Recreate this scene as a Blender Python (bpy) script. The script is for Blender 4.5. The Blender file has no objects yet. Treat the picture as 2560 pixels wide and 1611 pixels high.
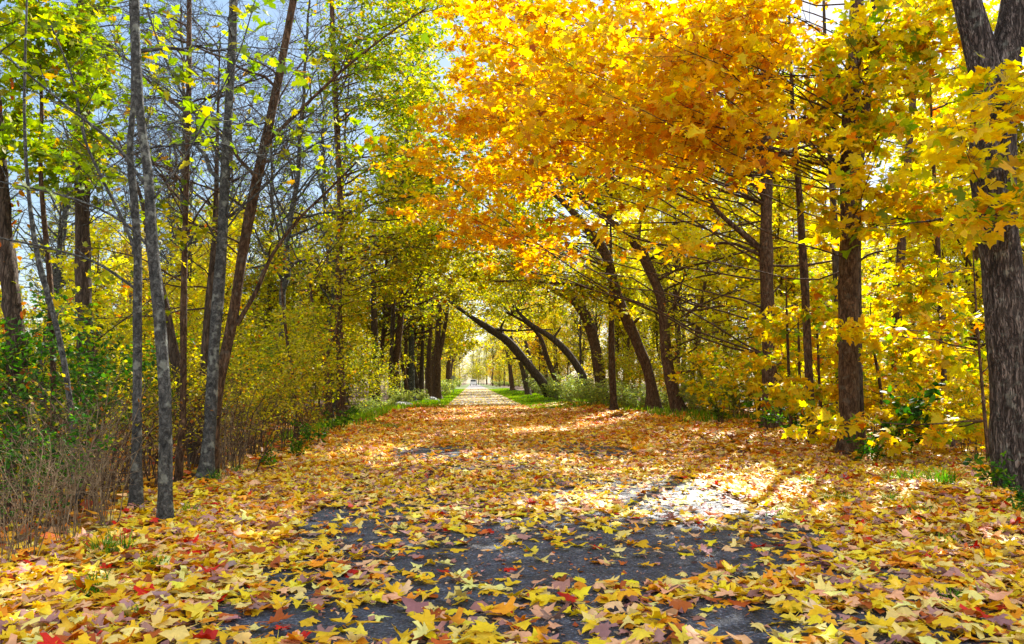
import bpy, math
import numpy as np
rng = np.random.default_rng(11)
sc = bpy.context.scene
COL = sc.collection

# ---------------------------------------------------------------- camera
S = 2560 / 2407.0
F = 1991.0
PSI, TH = math.radians(2.79), math.radians(4.32)
CAM = np.array([0.0, 0.0, 1.0])
fwd = np.array([math.sin(PSI) * math.cos(TH), math.cos(PSI) * math.cos(TH), math.sin(TH)])
rgt = np.array([math.cos(PSI), -math.sin(PSI), 0.0])
upv = np.cross(rgt, fwd)
HZ = 899.0                                     # horizon row

def P(px, py, d):
    """World point seen at picture position px, py at path distance d."""
    v = fwd + rgt * (px * S - 1280) / F + upv * (805.5 - py * S) / F
    return CAM + v * (d / v[1])

def proj(p):
    q = np.asarray(p) - CAM
    z = q @ fwd
    z = np.where(np.abs(z) < 1e-3, 1e-3, z)
    return (1280 + F * (q @ rgt) / z) / S, (805.5 - F * (q @ upv) / z) / S, z

def sm(a, b, x):
    t = np.clip((x - a) / (b - a), 0, 1)
    return t * t * (3 - 2 * t)

def gz(x, y):
    x = np.asarray(x, float); y = np.asarray(y, float)
    off = sm(0.1, 1.4, np.maximum(-1.15 - x, x - 2.23))
    n = 0.035 * np.sin(1.3 * x + 0.7 * y) + 0.03 * np.sin(2.1 * y - 1.7 * x + 1) + 0.02 * np.sin(3.9 * x + 2.9 * y)
    return off * n - 0.30 * sm(2.5, 4.4, -x) + 0.10 * sm(2.5, 4.2, x) - 0.25 * sm(6, 12, x)

cam = bpy.data.cameras.new('camera'); cam.lens = F / 2560 * 36; cam.sensor_width = 36
cam.clip_start = 0.05; cam.clip_end = 3000
co = bpy.data.objects.new('camera', cam); COL.objects.link(co)
co.location = CAM; co.rotation_euler = (math.radians(90) + TH, 0, -PSI)
sc.camera = co

# ---------------------------------------------------------------- light
AZ, EL = math.radians(27), math.radians(37)
w = bpy.data.worlds.new('World'); sc.world = w; w.use_nodes = True
nt = w.node_tree; N = nt.nodes
bg = N['Background']
sky = N.new('ShaderNodeTexSky'); sky.sky_type = 'NISHITA'; sky.sun_disc = False
sky.sun_elevation = EL; sky.sun_rotation = AZ
sky.air_density = 1.0; sky.dust_density = 0.6; sky.ozone_density = 2.0
gam = N.new('ShaderNodeGamma'); gam.inputs[1].default_value = 0.46
nt.links.new(sky.outputs[0], gam.inputs[0]); hsv = N.new('ShaderNodeHueSaturation'); hsv.inputs['Saturation'].default_value = 1.6; hsv.inputs['Value'].default_value = 1.06
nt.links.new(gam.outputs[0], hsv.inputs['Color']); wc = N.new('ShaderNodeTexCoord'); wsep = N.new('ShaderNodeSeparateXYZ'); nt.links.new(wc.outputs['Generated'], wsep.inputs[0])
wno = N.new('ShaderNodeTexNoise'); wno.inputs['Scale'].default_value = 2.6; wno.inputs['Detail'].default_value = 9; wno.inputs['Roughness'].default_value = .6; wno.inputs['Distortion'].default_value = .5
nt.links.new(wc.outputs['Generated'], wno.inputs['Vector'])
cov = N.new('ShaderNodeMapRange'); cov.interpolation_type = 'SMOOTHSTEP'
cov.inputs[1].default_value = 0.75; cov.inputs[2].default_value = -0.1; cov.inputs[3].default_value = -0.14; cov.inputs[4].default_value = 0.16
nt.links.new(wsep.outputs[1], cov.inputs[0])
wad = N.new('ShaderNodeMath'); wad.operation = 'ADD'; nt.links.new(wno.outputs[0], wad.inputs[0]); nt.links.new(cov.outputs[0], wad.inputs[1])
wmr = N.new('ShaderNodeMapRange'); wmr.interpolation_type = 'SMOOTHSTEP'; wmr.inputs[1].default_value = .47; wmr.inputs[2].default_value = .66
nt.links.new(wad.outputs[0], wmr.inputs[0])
wmx = N.new('ShaderNodeMix'); wmx.data_type = 'RGBA'; wmx.inputs[7].default_value = (3.9, 3.95, 4.1, 1)  # bright clouds, thickest unseen behind the camera, added as fill for the ground
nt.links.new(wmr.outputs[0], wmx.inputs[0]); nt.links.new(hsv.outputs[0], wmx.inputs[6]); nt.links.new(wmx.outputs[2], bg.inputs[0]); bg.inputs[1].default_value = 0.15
sl = bpy.data.lights.new('sun', 'SUN'); sl.energy = 4.3; sl.angle = math.radians(0.5); sl.color = (1, 0.95, 0.86)
so = bpy.data.objects.new('sun', sl); COL.objects.link(so)
so.rotation_euler = (math.radians(90) - EL, 0, -AZ + math.pi)
sc.view_settings.view_transform = 'Standard'; sc.view_settings.look = 'None'
sc.view_settings.exposure = 1.62
sc.cycles.max_bounces = 10; sc.cycles.diffuse_bounces = 5; sc.cycles.transmission_bounces = 8
sc.cycles.transparent_max_bounces = 4; sc.cycles.sample_clamp_indirect = 6
sc.cycles.caustics_reflective = False; sc.cycles.caustics_refractive = False

# ---------------------------------------------------------------- materials
def s2l(c):
    c = np.asarray(c, float)
    return np.where(c <= 0.04045, c / 12.92, ((c + 0.055) / 1.055) ** 2.4)

def mat(name):
    m = bpy.data.materials.new(name); m.use_nodes = True
    return m, m.node_tree.nodes, m.node_tree.links, m.node_tree.nodes['Principled BSDF']

def nd(ns, t, **kw):
    n = ns.new(t)
    for k, v in kw.items(): setattr(n, k, v)
    return n

def ramp(ns, stops):
    r = ns.new('ShaderNodeValToRGB'); e = r.color_ramp.elements
    while len(e) < len(stops): e.new(0.5)
    for a, (p, c) in zip(e, stops): a.position = p; a.color = (*c, 1)
    return r

def leaf_mat(name, trans=0.55, boost=1.5, rough=0.5, spec=0.25, objvar=0.0):
    m, ns, ln, pb = mat(name)
    at = nd(ns, 'ShaderNodeAttribute', attribute_name='tint')
    col = at.outputs['Color']
    tc = ns.new('ShaderNodeTexCoord')
    no = nd(ns, 'ShaderNodeTexNoise'); no.inputs['Scale'].default_value = 55; no.inputs['Detail'].default_value = 3
    ln.new(tc.outputs['Object'], no.inputs['Vector'])
    mr = nd(ns, 'ShaderNodeMapRange'); mr.inputs[3].default_value = 0.7; mr.inputs[4].default_value = 1.12
    ln.new(no.outputs[0], mr.inputs[0])
    hs = ns.new('ShaderNodeHueSaturation')
    ln.new(col, hs.inputs['Color']); ln.new(mr.outputs[0], hs.inputs['Value'])
    if objvar:
        oi = ns.new('ShaderNodeObjectInfo')
        m2 = nd(ns, 'ShaderNodeMapRange'); m2.inputs[3].default_value = 0.5 - objvar; m2.inputs[4].default_value = 0.5 + objvar
        ln.new(oi.outputs['Random'], m2.inputs[0]); ln.new(m2.outputs[0], hs.inputs['Hue'])
    ln.new(hs.outputs[0], pb.inputs['Base Color'])
    pb.inputs['Roughness'].default_value = rough; pb.inputs['Specular IOR Level'].default_value = spec
    tr = ns.new('ShaderNodeBsdfTranslucent')
    h2 = ns.new('ShaderNodeHueSaturation'); h2.inputs['Value'].default_value = boost; h2.inputs['Saturation'].default_value = 1.05
    ln.new(hs.outputs[0], h2.inputs['Color']); ln.new(h2.outputs[0], tr.inputs['Color'])
    mx = ns.new('ShaderNodeMixShader'); mx.inputs[0].default_value = trans
    ln.new(pb.outputs[0], mx.inputs[1]); ln.new(tr.outputs[0], mx.inputs[2])
    ln.new(mx.outputs[0], ns['Material Output'].inputs['Surface'])
    return m

def bark_mat(name, c0, c1, c2, scale=9, stretch=0.16, bump=0.6, lichen=0.0):
    m, ns, ln, pb = mat(name)
    tc = ns.new('ShaderNodeTexCoord'); mp = ns.new('ShaderNodeMapping'); mp.inputs['Scale'].default_value = (1, 1, stretch)
    ln.new(tc.outputs['Object'], mp.inputs[0])
    n1 = nd(ns, 'ShaderNodeTexNoise'); n1.inputs['Scale'].default_value = scale * 3; n1.inputs['Detail'].default_value = 8; n1.inputs['Distortion'].default_value = 0.6
    v1 = nd(ns, 'ShaderNodeTexVoronoi'); v1.feature = 'DISTANCE_TO_EDGE'; v1.inputs['Scale'].default_value = scale * 3.2
    ln.new(mp.outputs[0], n1.inputs['Vector'])
    ad = nd(ns, 'ShaderNodeVectorMath', operation='MULTIPLY_ADD'); ad.inputs[1].default_value = (0.12,) * 3
    ln.new(n1.outputs['Color'], ad.inputs[0]); ln.new(mp.outputs[0], ad.inputs[2]); ln.new(ad.outputs[0], v1.inputs['Vector'])
    r1 = ramp(ns, [(0.28, c0), (0.5, c1), (0.72, c2)])
    ln.new(n1.outputs[0], r1.inputs[0])
    vr = nd(ns, 'ShaderNodeMapRange'); vr.inputs[2].default_value = 0.16; vr.inputs[3].default_value = 0.45
    ln.new(v1.outputs['Distance'], vr.inputs[0])
    mx = nd(ns, 'ShaderNodeMix', data_type='RGBA', blend_type='MULTIPLY'); mx.inputs[0].default_value = 1
    ln.new(r1.outputs[0], mx.inputs[6]); ln.new(vr.outputs[0], mx.inputs[7])
    out = mx.outputs[2]
    if lichen:
        n2 = nd(ns, 'ShaderNodeTexNoise'); n2.inputs['Scale'].default_value = 14; n2.inputs['Detail'].default_value = 6
        ln.new(tc.outputs['Object'], n2.inputs['Vector'])
        r2 = ramp(ns, [(0.56, (0, 0, 0)), (0.66, (1, 1, 1))]); ln.new(n2.outputs[0], r2.inputs[0])
        ml = nd(ns, 'ShaderNodeMath', operation='MULTIPLY'); ml.inputs[1].default_value = lichen
        ln.new(r2.outputs[0], ml.inputs[0])
        m2 = nd(ns, 'ShaderNodeMix', data_type='RGBA'); ln.new(ml.outputs[0], m2.inputs[0]); ln.new(out, m2.inputs[6]); m2.inputs[7].default_value = (0.30, 0.32, 0.27, 1)
        out = m2.outputs[2]
    ln.new(out, pb.inputs['Base Color']); pb.inputs['Roughness'].default_value = 0.9; pb.inputs['Specular IOR Level'].default_value = 0.2
    sub = nd(ns, 'ShaderNodeMath', operation='MULTIPLY_ADD'); sub.inputs[1].default_value = 0.6
    ln.new(vr.outputs[0], sub.inputs[0]); ln.new(n1.outputs[0], sub.inputs[2])
    bp = ns.new('ShaderNodeBump'); bp.inputs['Strength'].default_value = bump; bp.inputs['Distance'].default_value = 0.03
    ln.new(sub.outputs[0], bp.inputs['Height']); ln.new(bp.outputs[0], pb.inputs['Normal'])
    return m

M_LEAF = leaf_mat('maple_leaf', 0.64, 1.06)
M_LEAFB = leaf_mat('small_leaf', 0.62, 1.06, objvar=0.012)
M_LITTER = leaf_mat('fallen_leaf', 0.25, 1.05, rough=0.55, spec=0.3)
M_GRASS = leaf_mat('grass_blade', 0.5, 1.25)
M_GREYBARK = bark_mat('grey_bark', (0.028, 0.029, 0.028), (0.075, 0.076, 0.072), (0.15, 0.15, 0.14), 9, 0.75, 0.6, 0.55)
M_BROWNBARK = bark_mat('brown_bark', (0.04, 0.022, 0.012), (0.10, 0.056, 0.03), (0.19, 0.115, 0.07), 8, 0.35, 0.8, 0.12)
M_DARKBARK = bark_mat('dark_bark', (0.035, 0.025, 0.018), (0.085, 0.06, 0.043), (0.16, 0.12, 0.09), 8, 0.2, 0.9)
M_RIDGED = bark_mat('ridged_bark', (0.035, 0.026, 0.022), (0.105, 0.08, 0.07), (0.27, 0.225, 0.20), 11, 0.16, 1.3, .35)
M_STRAW = bark_mat('dry_stalk', (0.10, 0.07, 0.04), (0.24, 0.17, 0.10), (0.42, 0.33, 0.22), 9, 0.3, 0.2)
M_BRAMBLE = bark_mat('bramble_stem', (0.03, 0.018, 0.012), (0.09, 0.055, 0.035), (0.26, 0.18, 0.12), 9, 0.3, 0.2)

# ---------------------------------------------------------------- mesh building
class MB:
    def __init__(s): s.V = []; s.F3 = []; s.F4 = []; s.C = []; s.n = 0
    def add(s, V, F3=None, F4=None, C=None):
        V = np.asarray(V, float).reshape(-1, 3)
        if F3 is not None and len(F3): s.F3.append(np.asarray(F3, int) + s.n)
        if F4 is not None and len(F4): s.F4.append(np.asarray(F4, int) + s.n)
        s.V.append(V)
        if C is not None: s.C.append(np.asarray(C, float).reshape(-1, 3))
        s.n += len(V)
        return s
    def mesh(s, name, m, origin=(0, 0, 0), smooth=False):
        V = np.concatenate(s.V) - np.asarray(origin)
        f3 = np.concatenate(s.F3) if s.F3 else np.zeros((0, 3), int)
        f4 = np.concatenate(s.F4) if s.F4 else np.zeros((0, 4), int)
        me = bpy.data.meshes.new(name)
        me.vertices.add(len(V)); me.vertices.foreach_set('co', V.astype(np.float32).ravel())
        loops = np.concatenate([f3.ravel(), f4.ravel()])
        me.loops.add(len(loops)); me.loops.foreach_set('vertex_index', loops.astype(np.int32))
        st = np.concatenate([np.arange(len(f3)) * 3, len(f3) * 3 + np.arange(len(f4)) * 4])
        me.polygons.add(len(st)); me.polygons.foreach_set('loop_start', st.astype(np.int32))
        if smooth: me.polygons.foreach_set('use_smooth', np.ones(len(st), bool))
        me.update(calc_edges=True)
        if s.C:
            c = np.concatenate(s.C); c = np.concatenate([c, np.ones((len(c), 1))], 1)
            a = me.attributes.new('tint', 'FLOAT_COLOR', 'POINT'); a.data.foreach_set('color', c.astype(np.float32).ravel())
        me.materials.append(m)
        return me

def link(name, me, parent=None, loc=None):
    o = bpy.data.objects.new(name, me); COL.objects.link(o)
    if parent is not None: o.parent = parent
    if loc is not None: o.location = loc
    return o

def tag(o, label, cat=None, group=None, kind=None):
    o['label'] = label
    if cat: o['category'] = cat
    if group: o['group'] = group
    if kind: o['kind'] = kind
    return o

def empty(name, loc):
    o = bpy.data.objects.new(name, None); o.empty_display_size = 0.2; COL.objects.link(o); o.location = loc
    return o

def nrm(a): return a / np.maximum(np.linalg.norm(a, axis=-1, keepdims=True), 1e-9)

UP = np.array([0, 0, 1.0])

def tubes(Pt, R, ns, rough=0.0, r=rng):
    n, k = Pt.shape[:2]
    T = nrm(np.gradient(Pt, axis=1))
    D = nrm(Pt[:, -1] - Pt[:, 0])
    ref = np.where(np.abs(D[:, 2:3]) > 0.8, np.array([[1.0, 0, 0]]), np.array([[0, 0, 1.0]]))
    u = nrm(np.cross(D, ref))[:, None, :]
    u = nrm(u - T * np.sum(T * u, -1, keepdims=True)); v = np.cross(T, u)
    a = np.arange(ns) * 2 * math.pi / ns
    rad = R[:, :, None] * np.ones(ns)
    if rough: rad = rad * (1 + rough * r.normal(size=rad.shape))
    V = Pt[:, :, None, :] + rad[..., None] * (np.cos(a)[:, None] * u[:, :, None, :] + np.sin(a)[:, None] * v[:, :, None, :])
    i = np.arange(n)[:, None, None] * k * ns + np.arange(k - 1)[None, :, None] * ns
    j = np.arange(ns)[None, None, :]; j2 = (j + 1) % ns
    Fq = np.stack([i + j, i + j2, i + ns + j2, i + ns + j], -1).reshape(-1, 4)
    return V.reshape(-1, 3), Fq

def spline(pts, rad, step=0.2):
    pts = np.asarray(pts, float); rad = np.asarray(rad, float)
    n = len(pts); L = np.concatenate([[0], np.cumsum(np.linalg.norm(np.diff(pts, axis=0), axis=1))])
    m = max(4, int(L[-1] / step) + 1); s = np.linspace(0, L[-1], m)
    tan = np.gradient(pts, L, axis=0) if n > 2 else np.repeat((pts[1:] - pts[:1]) / L[-1], 2, 0)
    i = np.clip(np.searchsorted(L, s, 'right') - 1, 0, n - 2)
    h = (L[i + 1] - L[i])[:, None]; t = ((s - L[i])[:, None]) / h
    p = (2 * t**3 - 3 * t**2 + 1) * pts[i] + (t**3 - 2 * t**2 + t) * h * tan[i] + (-2 * t**3 + 3 * t**2) * pts[i + 1] + (t**3 - t**2) * h * tan[i + 1]
    return p, np.interp(s, L, rad)

def kids(Pt, R, per, L, ang=(0.6, 1.1), t0=0.25, t1=1.0, flat=0.7, k=4, rs=0.55, bend=0.05, r=rng, minr=0.0022, taper=0.5):
    n, kk = Pt.shape[:2]
    if n == 0: return np.zeros((0, k, 3)), np.zeros((0, k))
    idx = np.repeat(np.arange(n), per)
    t = t0 + (t1 - t0) * (np.tile(np.arange(per), n) + r.random(n * per)) / per
    f = np.clip(t * (kk - 1), 0, kk - 1.001); i = f.astype(int); fr = (f - i)[:, None]
    pos = Pt[idx, i] * (1 - fr) + Pt[idx, i + 1] * fr
    d = nrm(Pt[idx, i + 1] - Pt[idx, i]); rad = R[idx, i] * (1 - fr[:, 0]) + R[idx, i + 1] * fr[:, 0]
    side = np.cross(d, UP); bad = np.linalg.norm(side, axis=1) < 0.25
    side[bad] = r.normal(size=(bad.sum(), 3)); side = nrm(side)
    sg = np.where(np.tile(np.arange(per), n) % 2 == 0, 1.0, -1.0)[:, None]
    s = nrm(side * sg + r.normal(size=(n * per, 3)) * (1.25 * (1 - flat)))
    a = r.uniform(*ang, n * per)[:, None]
    dd = nrm(np.cos(a) * d + np.sin(a) * s)
    ln = (L * (1 - taper * (t - t0) / (t1 - t0 + 1e-6)) * r.uniform(0.65, 1.3, n * per))[:, None]
    u = np.linspace(0, 1, k)
    Q = pos[:, None] + dd[:, None] * (ln * u)[..., None] + UP * (bend * ln * (u**2))[..., None]
    Q[:, 1:] += r.normal(size=(n * per, k - 1, 3)) * (0.035 * ln)[:, :, None] * u[1:, None]
    R0 = np.maximum(rad * rs, minr)[:, None]
    return Q, R0 * (1 - 0.65 * u)[None, :]

# ---------------------------------------------------------------- leaves
_h = [(0.0, 0.02), (0.12, -0.03), (0.34, -0.02), (0.27, 0.14), (0.52, 0.22), (0.58, 0.46), (0.40, 0.44), (0.26, 0.46), (0.20, 0.50), (0.30, 0.70), (0.17, 0.74)]
_hi = _h + [(0.0, 1.0)] + [(-x, y) for x, y in _h[:0:-1]]
_m = [(0.0, 0.02), (0.32, -0.02), (0.25, 0.15), (0.57, 0.42), (0.2, 0.48), (0.26, 0.72)]
_mi = _m + [(0.0, 1.0)] + [(-x, y) for x, y in _m[:0:-1]]
def fan(o, c=(0, 0.35), stem=False):
    V = np.array([c] + o, float); n = len(o)
    Fc = [(0, i + 1, (i + 1) % n + 1) for i in range(n)]
    if stem:
        V = np.vstack([V, [(0.012, 0.03), (-0.012, 0.03), (0.06, -0.6)]]); m = len(V)
        Fc.append((m - 3, m - 1, m - 2))
    return V, np.array(Fc)
T_HI = fan(_hi); T_HIS = fan(_hi, stem=True); T_MID = fan(_mi)
T_OVAL = fan([(0, 0), (0.22, 0.2), (0.28, 0.5), (0.16, 0.82), (0, 1), (-0.16, 0.82), (-0.28, 0.5), (-0.22, 0.2)], (0, 0.5))
T_LOW = (np.array([(0, 0), (0.36, 0.42), (0, 1), (-0.36, 0.42)], float), np.array([(0, 1, 2), (0, 2, 3)]))

def leaves(pos, tip, normal, size, tint, tpl, curl=0.5, r=rng):
    n = len(pos); tv, tf = tpl; m = len(tv)
    y = nrm(tip); z = nrm(normal - y * np.sum(normal * y, -1, keepdims=True)); x = np.cross(y, z)
    c1 = r.normal(0, curl, n)[:, None]; c2 = r.normal(-0.2 * curl, 0.7 * curl, n)[:, None]; c3 = r.normal(0, 0.5 * curl, n)[:, None]
    fold = np.where(r.random((n, 1)) < .14, 1.9, 1.0); c1 = c1 * fold; c3 = c3 * fold
    jx = 1 + r.normal(0, .07, (n, m)) if m > 4 else 1.0
    X = tv[None, :, 0] * jx; Y = tv[None, :, 1] * (1 + r.normal(0, .04, (n, m)))
    Z = c1 * X**2 * 1.3 + c2 * (Y - 0.35)**2 + c3 * X * (Y - 0.3) + r.normal(0, 0.05 * curl, (n, m))
    Z = np.clip(Z, -.3, .34); s = size[:, None, None]
    asp = r.uniform(0.82, 1.12, n)[:, None, None]
    V = pos[:, None] + s * (asp * X[..., None] * x[:, None] + Y[..., None] * y[:, None] + Z[..., None] * z[:, None])
    Fc = tf[None] + (np.arange(n) * m)[:, None, None]
    edge = np.linalg.norm(tv - tv[0] if m > 4 else tv - [0, .5], axis=1); edge = edge / edge.max()
    br = (r.random((n, 1)) ** 2.2) * edge[None]**1.5 * 0.4
    C = tint[:, None] * np.exp(r.normal(0, .07, (n, m, 1))) * (1 - br[..., None] * np.array([.35, .55, .5]))
    C = np.clip(C, 0, .96).reshape(-1, 3)
    return V.reshape(-1, 3), Fc.reshape(-1, 3), None, C

def pick(pal, n, r=rng, var=0.12):
    cols = s2l(np.array([p[:3] for p in pal])); wt = np.array([p[3] for p in pal], float); wt /= wt.sum()
    i = r.choice(len(pal), n, p=wt)
    c = cols[i] * np.exp(r.normal(0, var, (n, 1))) * np.exp(r.normal(0, var * 0.35, (n, 3)))
    return np.clip(c, 0.002, 0.9), i

def leaf_on(Q, per, size, tilt, r=rng, hang=0.25, t0=0.15):
    n, k = Q.shape[:2]
    idx = np.repeat(np.arange(n), per); t = r.uniform(t0, 1.0, n * per)
    f = np.clip(t * (k - 1), 0, k - 1.001); i = f.astype(int); fr = (f - i)[:, None]
    pos = Q[idx, i] * (1 - fr) + Q[idx, i + 1] * fr
    d = nrm(Q[idx, -1] - Q[idx, 0])
    a = nrm(d * 0.5 + r.normal(size=(n * per, 3)) * np.array([1, 1, 0.5]) - UP * hang)
    pos = pos + a * (size * r.uniform(0.1, 0.6, n * per))[:, None]
    nm = nrm(UP + r.normal(size=(n * per, 3)) * tilt)
    sz = size * r.uniform(0.65, 1.25, n * per)
    return pos, a, nm, sz

GOLD = [(.97, .78, .12, 4), (.96, .70, .10, 3.2), (.97, .83, .18, 2.6), (.90, .58, .10, .9), (.86, .81, .18, 1), (.66, .38, .10, .25)]
YEL = [(.98, .91, .18, 4), (.97, .85, .14, 3), (.95, .93, .26, 2), (.94, .74, .12, .8), (.82, .84, .16, 1)]
YGRN = [(.74, .73, .16, 4), (.84, .79, .17, 3), (.60, .64, .13, 2.5), (.86, .72, .14, 1.2), (.45, .50, .11, 1.2), (.80, .46, .10, .3)]
GRNY = [(.54, .64, .14, 4), (.62, .70, .16, 3), (.43, .54, .12, 2), (.76, .74, .17, 2), (.80, .62, .12, .5)]
MIXR = [(.96, .84, .14, 4), (.95, .76, .12, 3), (.70, .74, .16, 1.8), (.52, .64, .14, 1.1), (.95, .88, .18, 2), (.86, .52, .10, .35)]
ORNG = [(.97, .76, .13, 4), (.96, .68, .11, 3.2), (.97, .80, .18, 2.2), (.88, .54, .12, .7), (.84, .77, .18, 1)]
GREEN = [(.24, .44, .10, 4), (.32, .54, .12, 3), (.44, .62, .15, 1.5), (.16, .32, .08, 2.5), (.62, .66, .15, .6)]
PALEG = [(.62, .70, .34, 3), (.70, .75, .30, 3), (.52, .62, .28, 2), (.80, .80, .30, 1.3)]
RUST = [(.62, .40, .12, 2), (.70, .52, .14, 2), (.45, .30, .14, 2), (.60, .58, .16, 1)]

# ---------------------------------------------------------------- trees
class Tree:
    """A hand-placed tree: px trunk line, its limbs and its crown sprays."""
    def __init__(s, name, label, cat, bark, d, base, line, widths, group=None, ns=12, rough=0.03, top=None, flare=1.7, root='tree'):
        s.name = name; s.bark = bark; s.d = d; s.r = np.random.default_rng(abs(hash((name, base, len(line)))) % 99991 if False else int(base * 7 + d * 131 + len(line)))
        x, y = P(base, HZ, d)[:2]; s.base = np.array([x, y, float(gz(x, y)) - 0.04])
        pts = [s.base]
        for q in line: pts.append(P(q[0], q[1], q[2] if len(q) > 2 else d))
        if top is not None: pts.append(pts[-1] + np.array(top, float))
        k = S / F * d / 2
        wd = (list(widths) + [widths[-1]] * 9)[:len(pts)]
        if top is not None: wd[-1] = widths[-1] * 0.35
        s.pts, s.rad = spline(pts, np.array(wd) * k, 0.12 if d < 12 else 0.3)
        z = s.pts[:, 2] - s.base[2]
        s.rad = s.rad * (1 + (flare - 1) * np.exp(-np.maximum(z, 0) / 0.16))
        s.rad = s.rad * (1 + .05 * np.sin(z * 2.3 + base) + .035 * np.sin(z * 5.1 + d * 3))
        s.ob = empty(name, s.base); tag(s.ob, label, cat, group)
        mb = MB(); V, Fq = tubes(s.pts[None], s.rad[None], ns, rough, s.r); mb.add(V, F4=Fq)
        s.trunk = mb; s.limbs = []; s.cr = MB(); s.extra = []
    def limb_px(s, line, w0, w1, subs=8, sl=0.7, twigs=5, leaf=None):
        pts = [P(q[0], q[1], q[2] if len(q) > 2 else s.d) for q in line]
        k = S / F * s.d / 2
        p, r = spline(pts, np.linspace(w0, w1, len(pts)) * k, 0.1 if s.d < 12 else 0.25)
        s._limb(p, r, subs, sl, twigs, leaf)
    def limb_to(s, T, subs=9, sl=0.8, twigs=5, leaf=None, rise=0.35, r0=None):
        hd = np.linalg.norm((T - s.base)[:2]) * s.r.uniform(.1, 1.2)
        z = np.clip(T[2] - rise * hd, max(s.base[2] + 0.5, s.pts[0, 2]), s.pts[-2, 2])
        i = int(np.argmin(np.abs(s.pts[:, 2] - z))); A = s.pts[i]
        D = T - A; L = np.linalg.norm(D)
        B = A + D * 0.5 + UP * L * 0.15 * s.r.uniform(-.2, 1.2) + s.r.normal(size=3) * L * 0.08
        t = np.linspace(0, 1, 12)[:, None]
        p = (1 - t)**2 * A + 2 * t * (1 - t) * B + t**2 * T
        p[1:] += np.cumsum(s.r.normal(size=(11, 3)) * L * 0.010, 0)
        ra = r0 if r0 else min(0.004 + 0.0048 * L, s.rad[i] * 0.6)
        r = ra * (1 - 0.85 * t[:, 0])
        s._limb(p, r, subs, sl, twigs, leaf)
    def _limb(s, p, r, subs, sl, twigs, leaf):
        mb = MB(); ns = 7 if s.d < 16 else 5
        mb.add(*_q(tubes(p[None], r[None], ns, 0.04, s.r)))
        if subs:
            lf = leaf or {}
            fl = lf.get('flat', 0.72)
            Q, R = kids(p[None], r[None], subs, sl, t0=lf.get('t0', 0.3), flat=fl, k=5, r=s.r, bend=lf.get('bend', 0.02), minr=lf.get('minr', .0022))
            mb.add(*_q(tubes(Q, R, 4)))
            W, Rw = kids(Q, R, twigs, sl * 0.42, t0=0.2, flat=fl, k=3, r=s.r, bend=lf.get('bend', 0.0), minr=lf.get('minr', .0022) * .72)
            mb.add(*_q(tubes(W, Rw, 3)))
            if lf.get('n', 0):
                A = np.concatenate([W, Q[:, 2:5]])
                per = lf['n']
                full = int(per); k2 = s.r.random(len(A)) < (per - full)
                for sel, n_ in ((np.ones(len(A), bool), full), (k2, 1)):
                    if n_ and sel.sum():
                        pos, a, nm, sz = leaf_on(A[sel], n_, lf['size'], lf.get('tilt', 0.4), s.r, lf.get('hang', 0.25))
                        c, _ = pick(lf['pal'], len(pos), s.r, lf.get('var', 0.13))
                        s.cr.add(*leaves(pos, a, nm, sz, c, lf.get('tpl', T_MID), lf.get('curl', 0.35), s.r))
        s.limbs.append(mb)
    def done(s, leafmat=None):
        link('trunk', s.trunk.mesh('trunk', s.bark, s.base, True), s.ob)
        for e in s.extra: link('trunk', e.mesh('trunk', s.bark, s.base, True), s.ob)
        for l in s.limbs: link('branch', l.mesh('branch', s.bark, s.base, True), s.ob)
        if s.cr.n: link('crown', s.cr.mesh('crown', leafmat or M_LEAF, s.base), s.ob)
        return s.ob

def _q(vf): return vf[0], None, vf[1]

def inpoly(px, py, poly):
    c = False; n = len(poly)
    for i in range(n):
        x1, y1 = poly[i]; x2, y2 = poly[(i + 1) % n]
        if (y1 > py) != (y2 > py) and px < (x2 - x1) * (py - y1) / (y2 - y1) + x1: c = not c
    return c

def targets(poly, n, d0, d1, r):
    a = np.array(poly); out = []
    while len(out) < n:
        px = r.uniform(a[:, 0].min(), a[:, 0].max()); py = r.uniform(a[:, 1].min(), a[:, 1].max())
        if inpoly(px, py, poly): out.append(P(px, py, r.uniform(d0, d1)))
    return out

def fill(poly, n, d0, d1, trees, seed, **kw):
    r = np.random.default_rng(seed)
    for T in targets(poly, n, d0, d1, r):
        t = min(trees, key=lambda q: np.linalg.norm((q.base - T)[:2]) + 0.7 * r.random())
        t.limb_to(T, **kw)

def above(t, n, z0, z1, L, seed, bias=(0, 0), **kw):
    """Limbs of the upper crown, over the top of the picture."""
    r = np.random.default_rng(seed)
    for i in range(n):
        z = r.uniform(z0, z1); a = r.uniform(0, 2 * math.pi); l = L * r.uniform(0.5, 1.1)
        i0 = int(np.argmin(np.abs(t.pts[:, 2] - z + 0.3 * l)))
        T = np.array([t.pts[i0, 0] + l * math.cos(a) + bias[0], t.pts[i0, 1] + l * math.sin(a) + bias[1], z])
        t.limb_to(T, **kw)

LG = 'slim grey trees at the left edge of the path'
T = {}
def tree(key, *a, **k): T[key] = Tree(*a, **k); return T[key]

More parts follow.
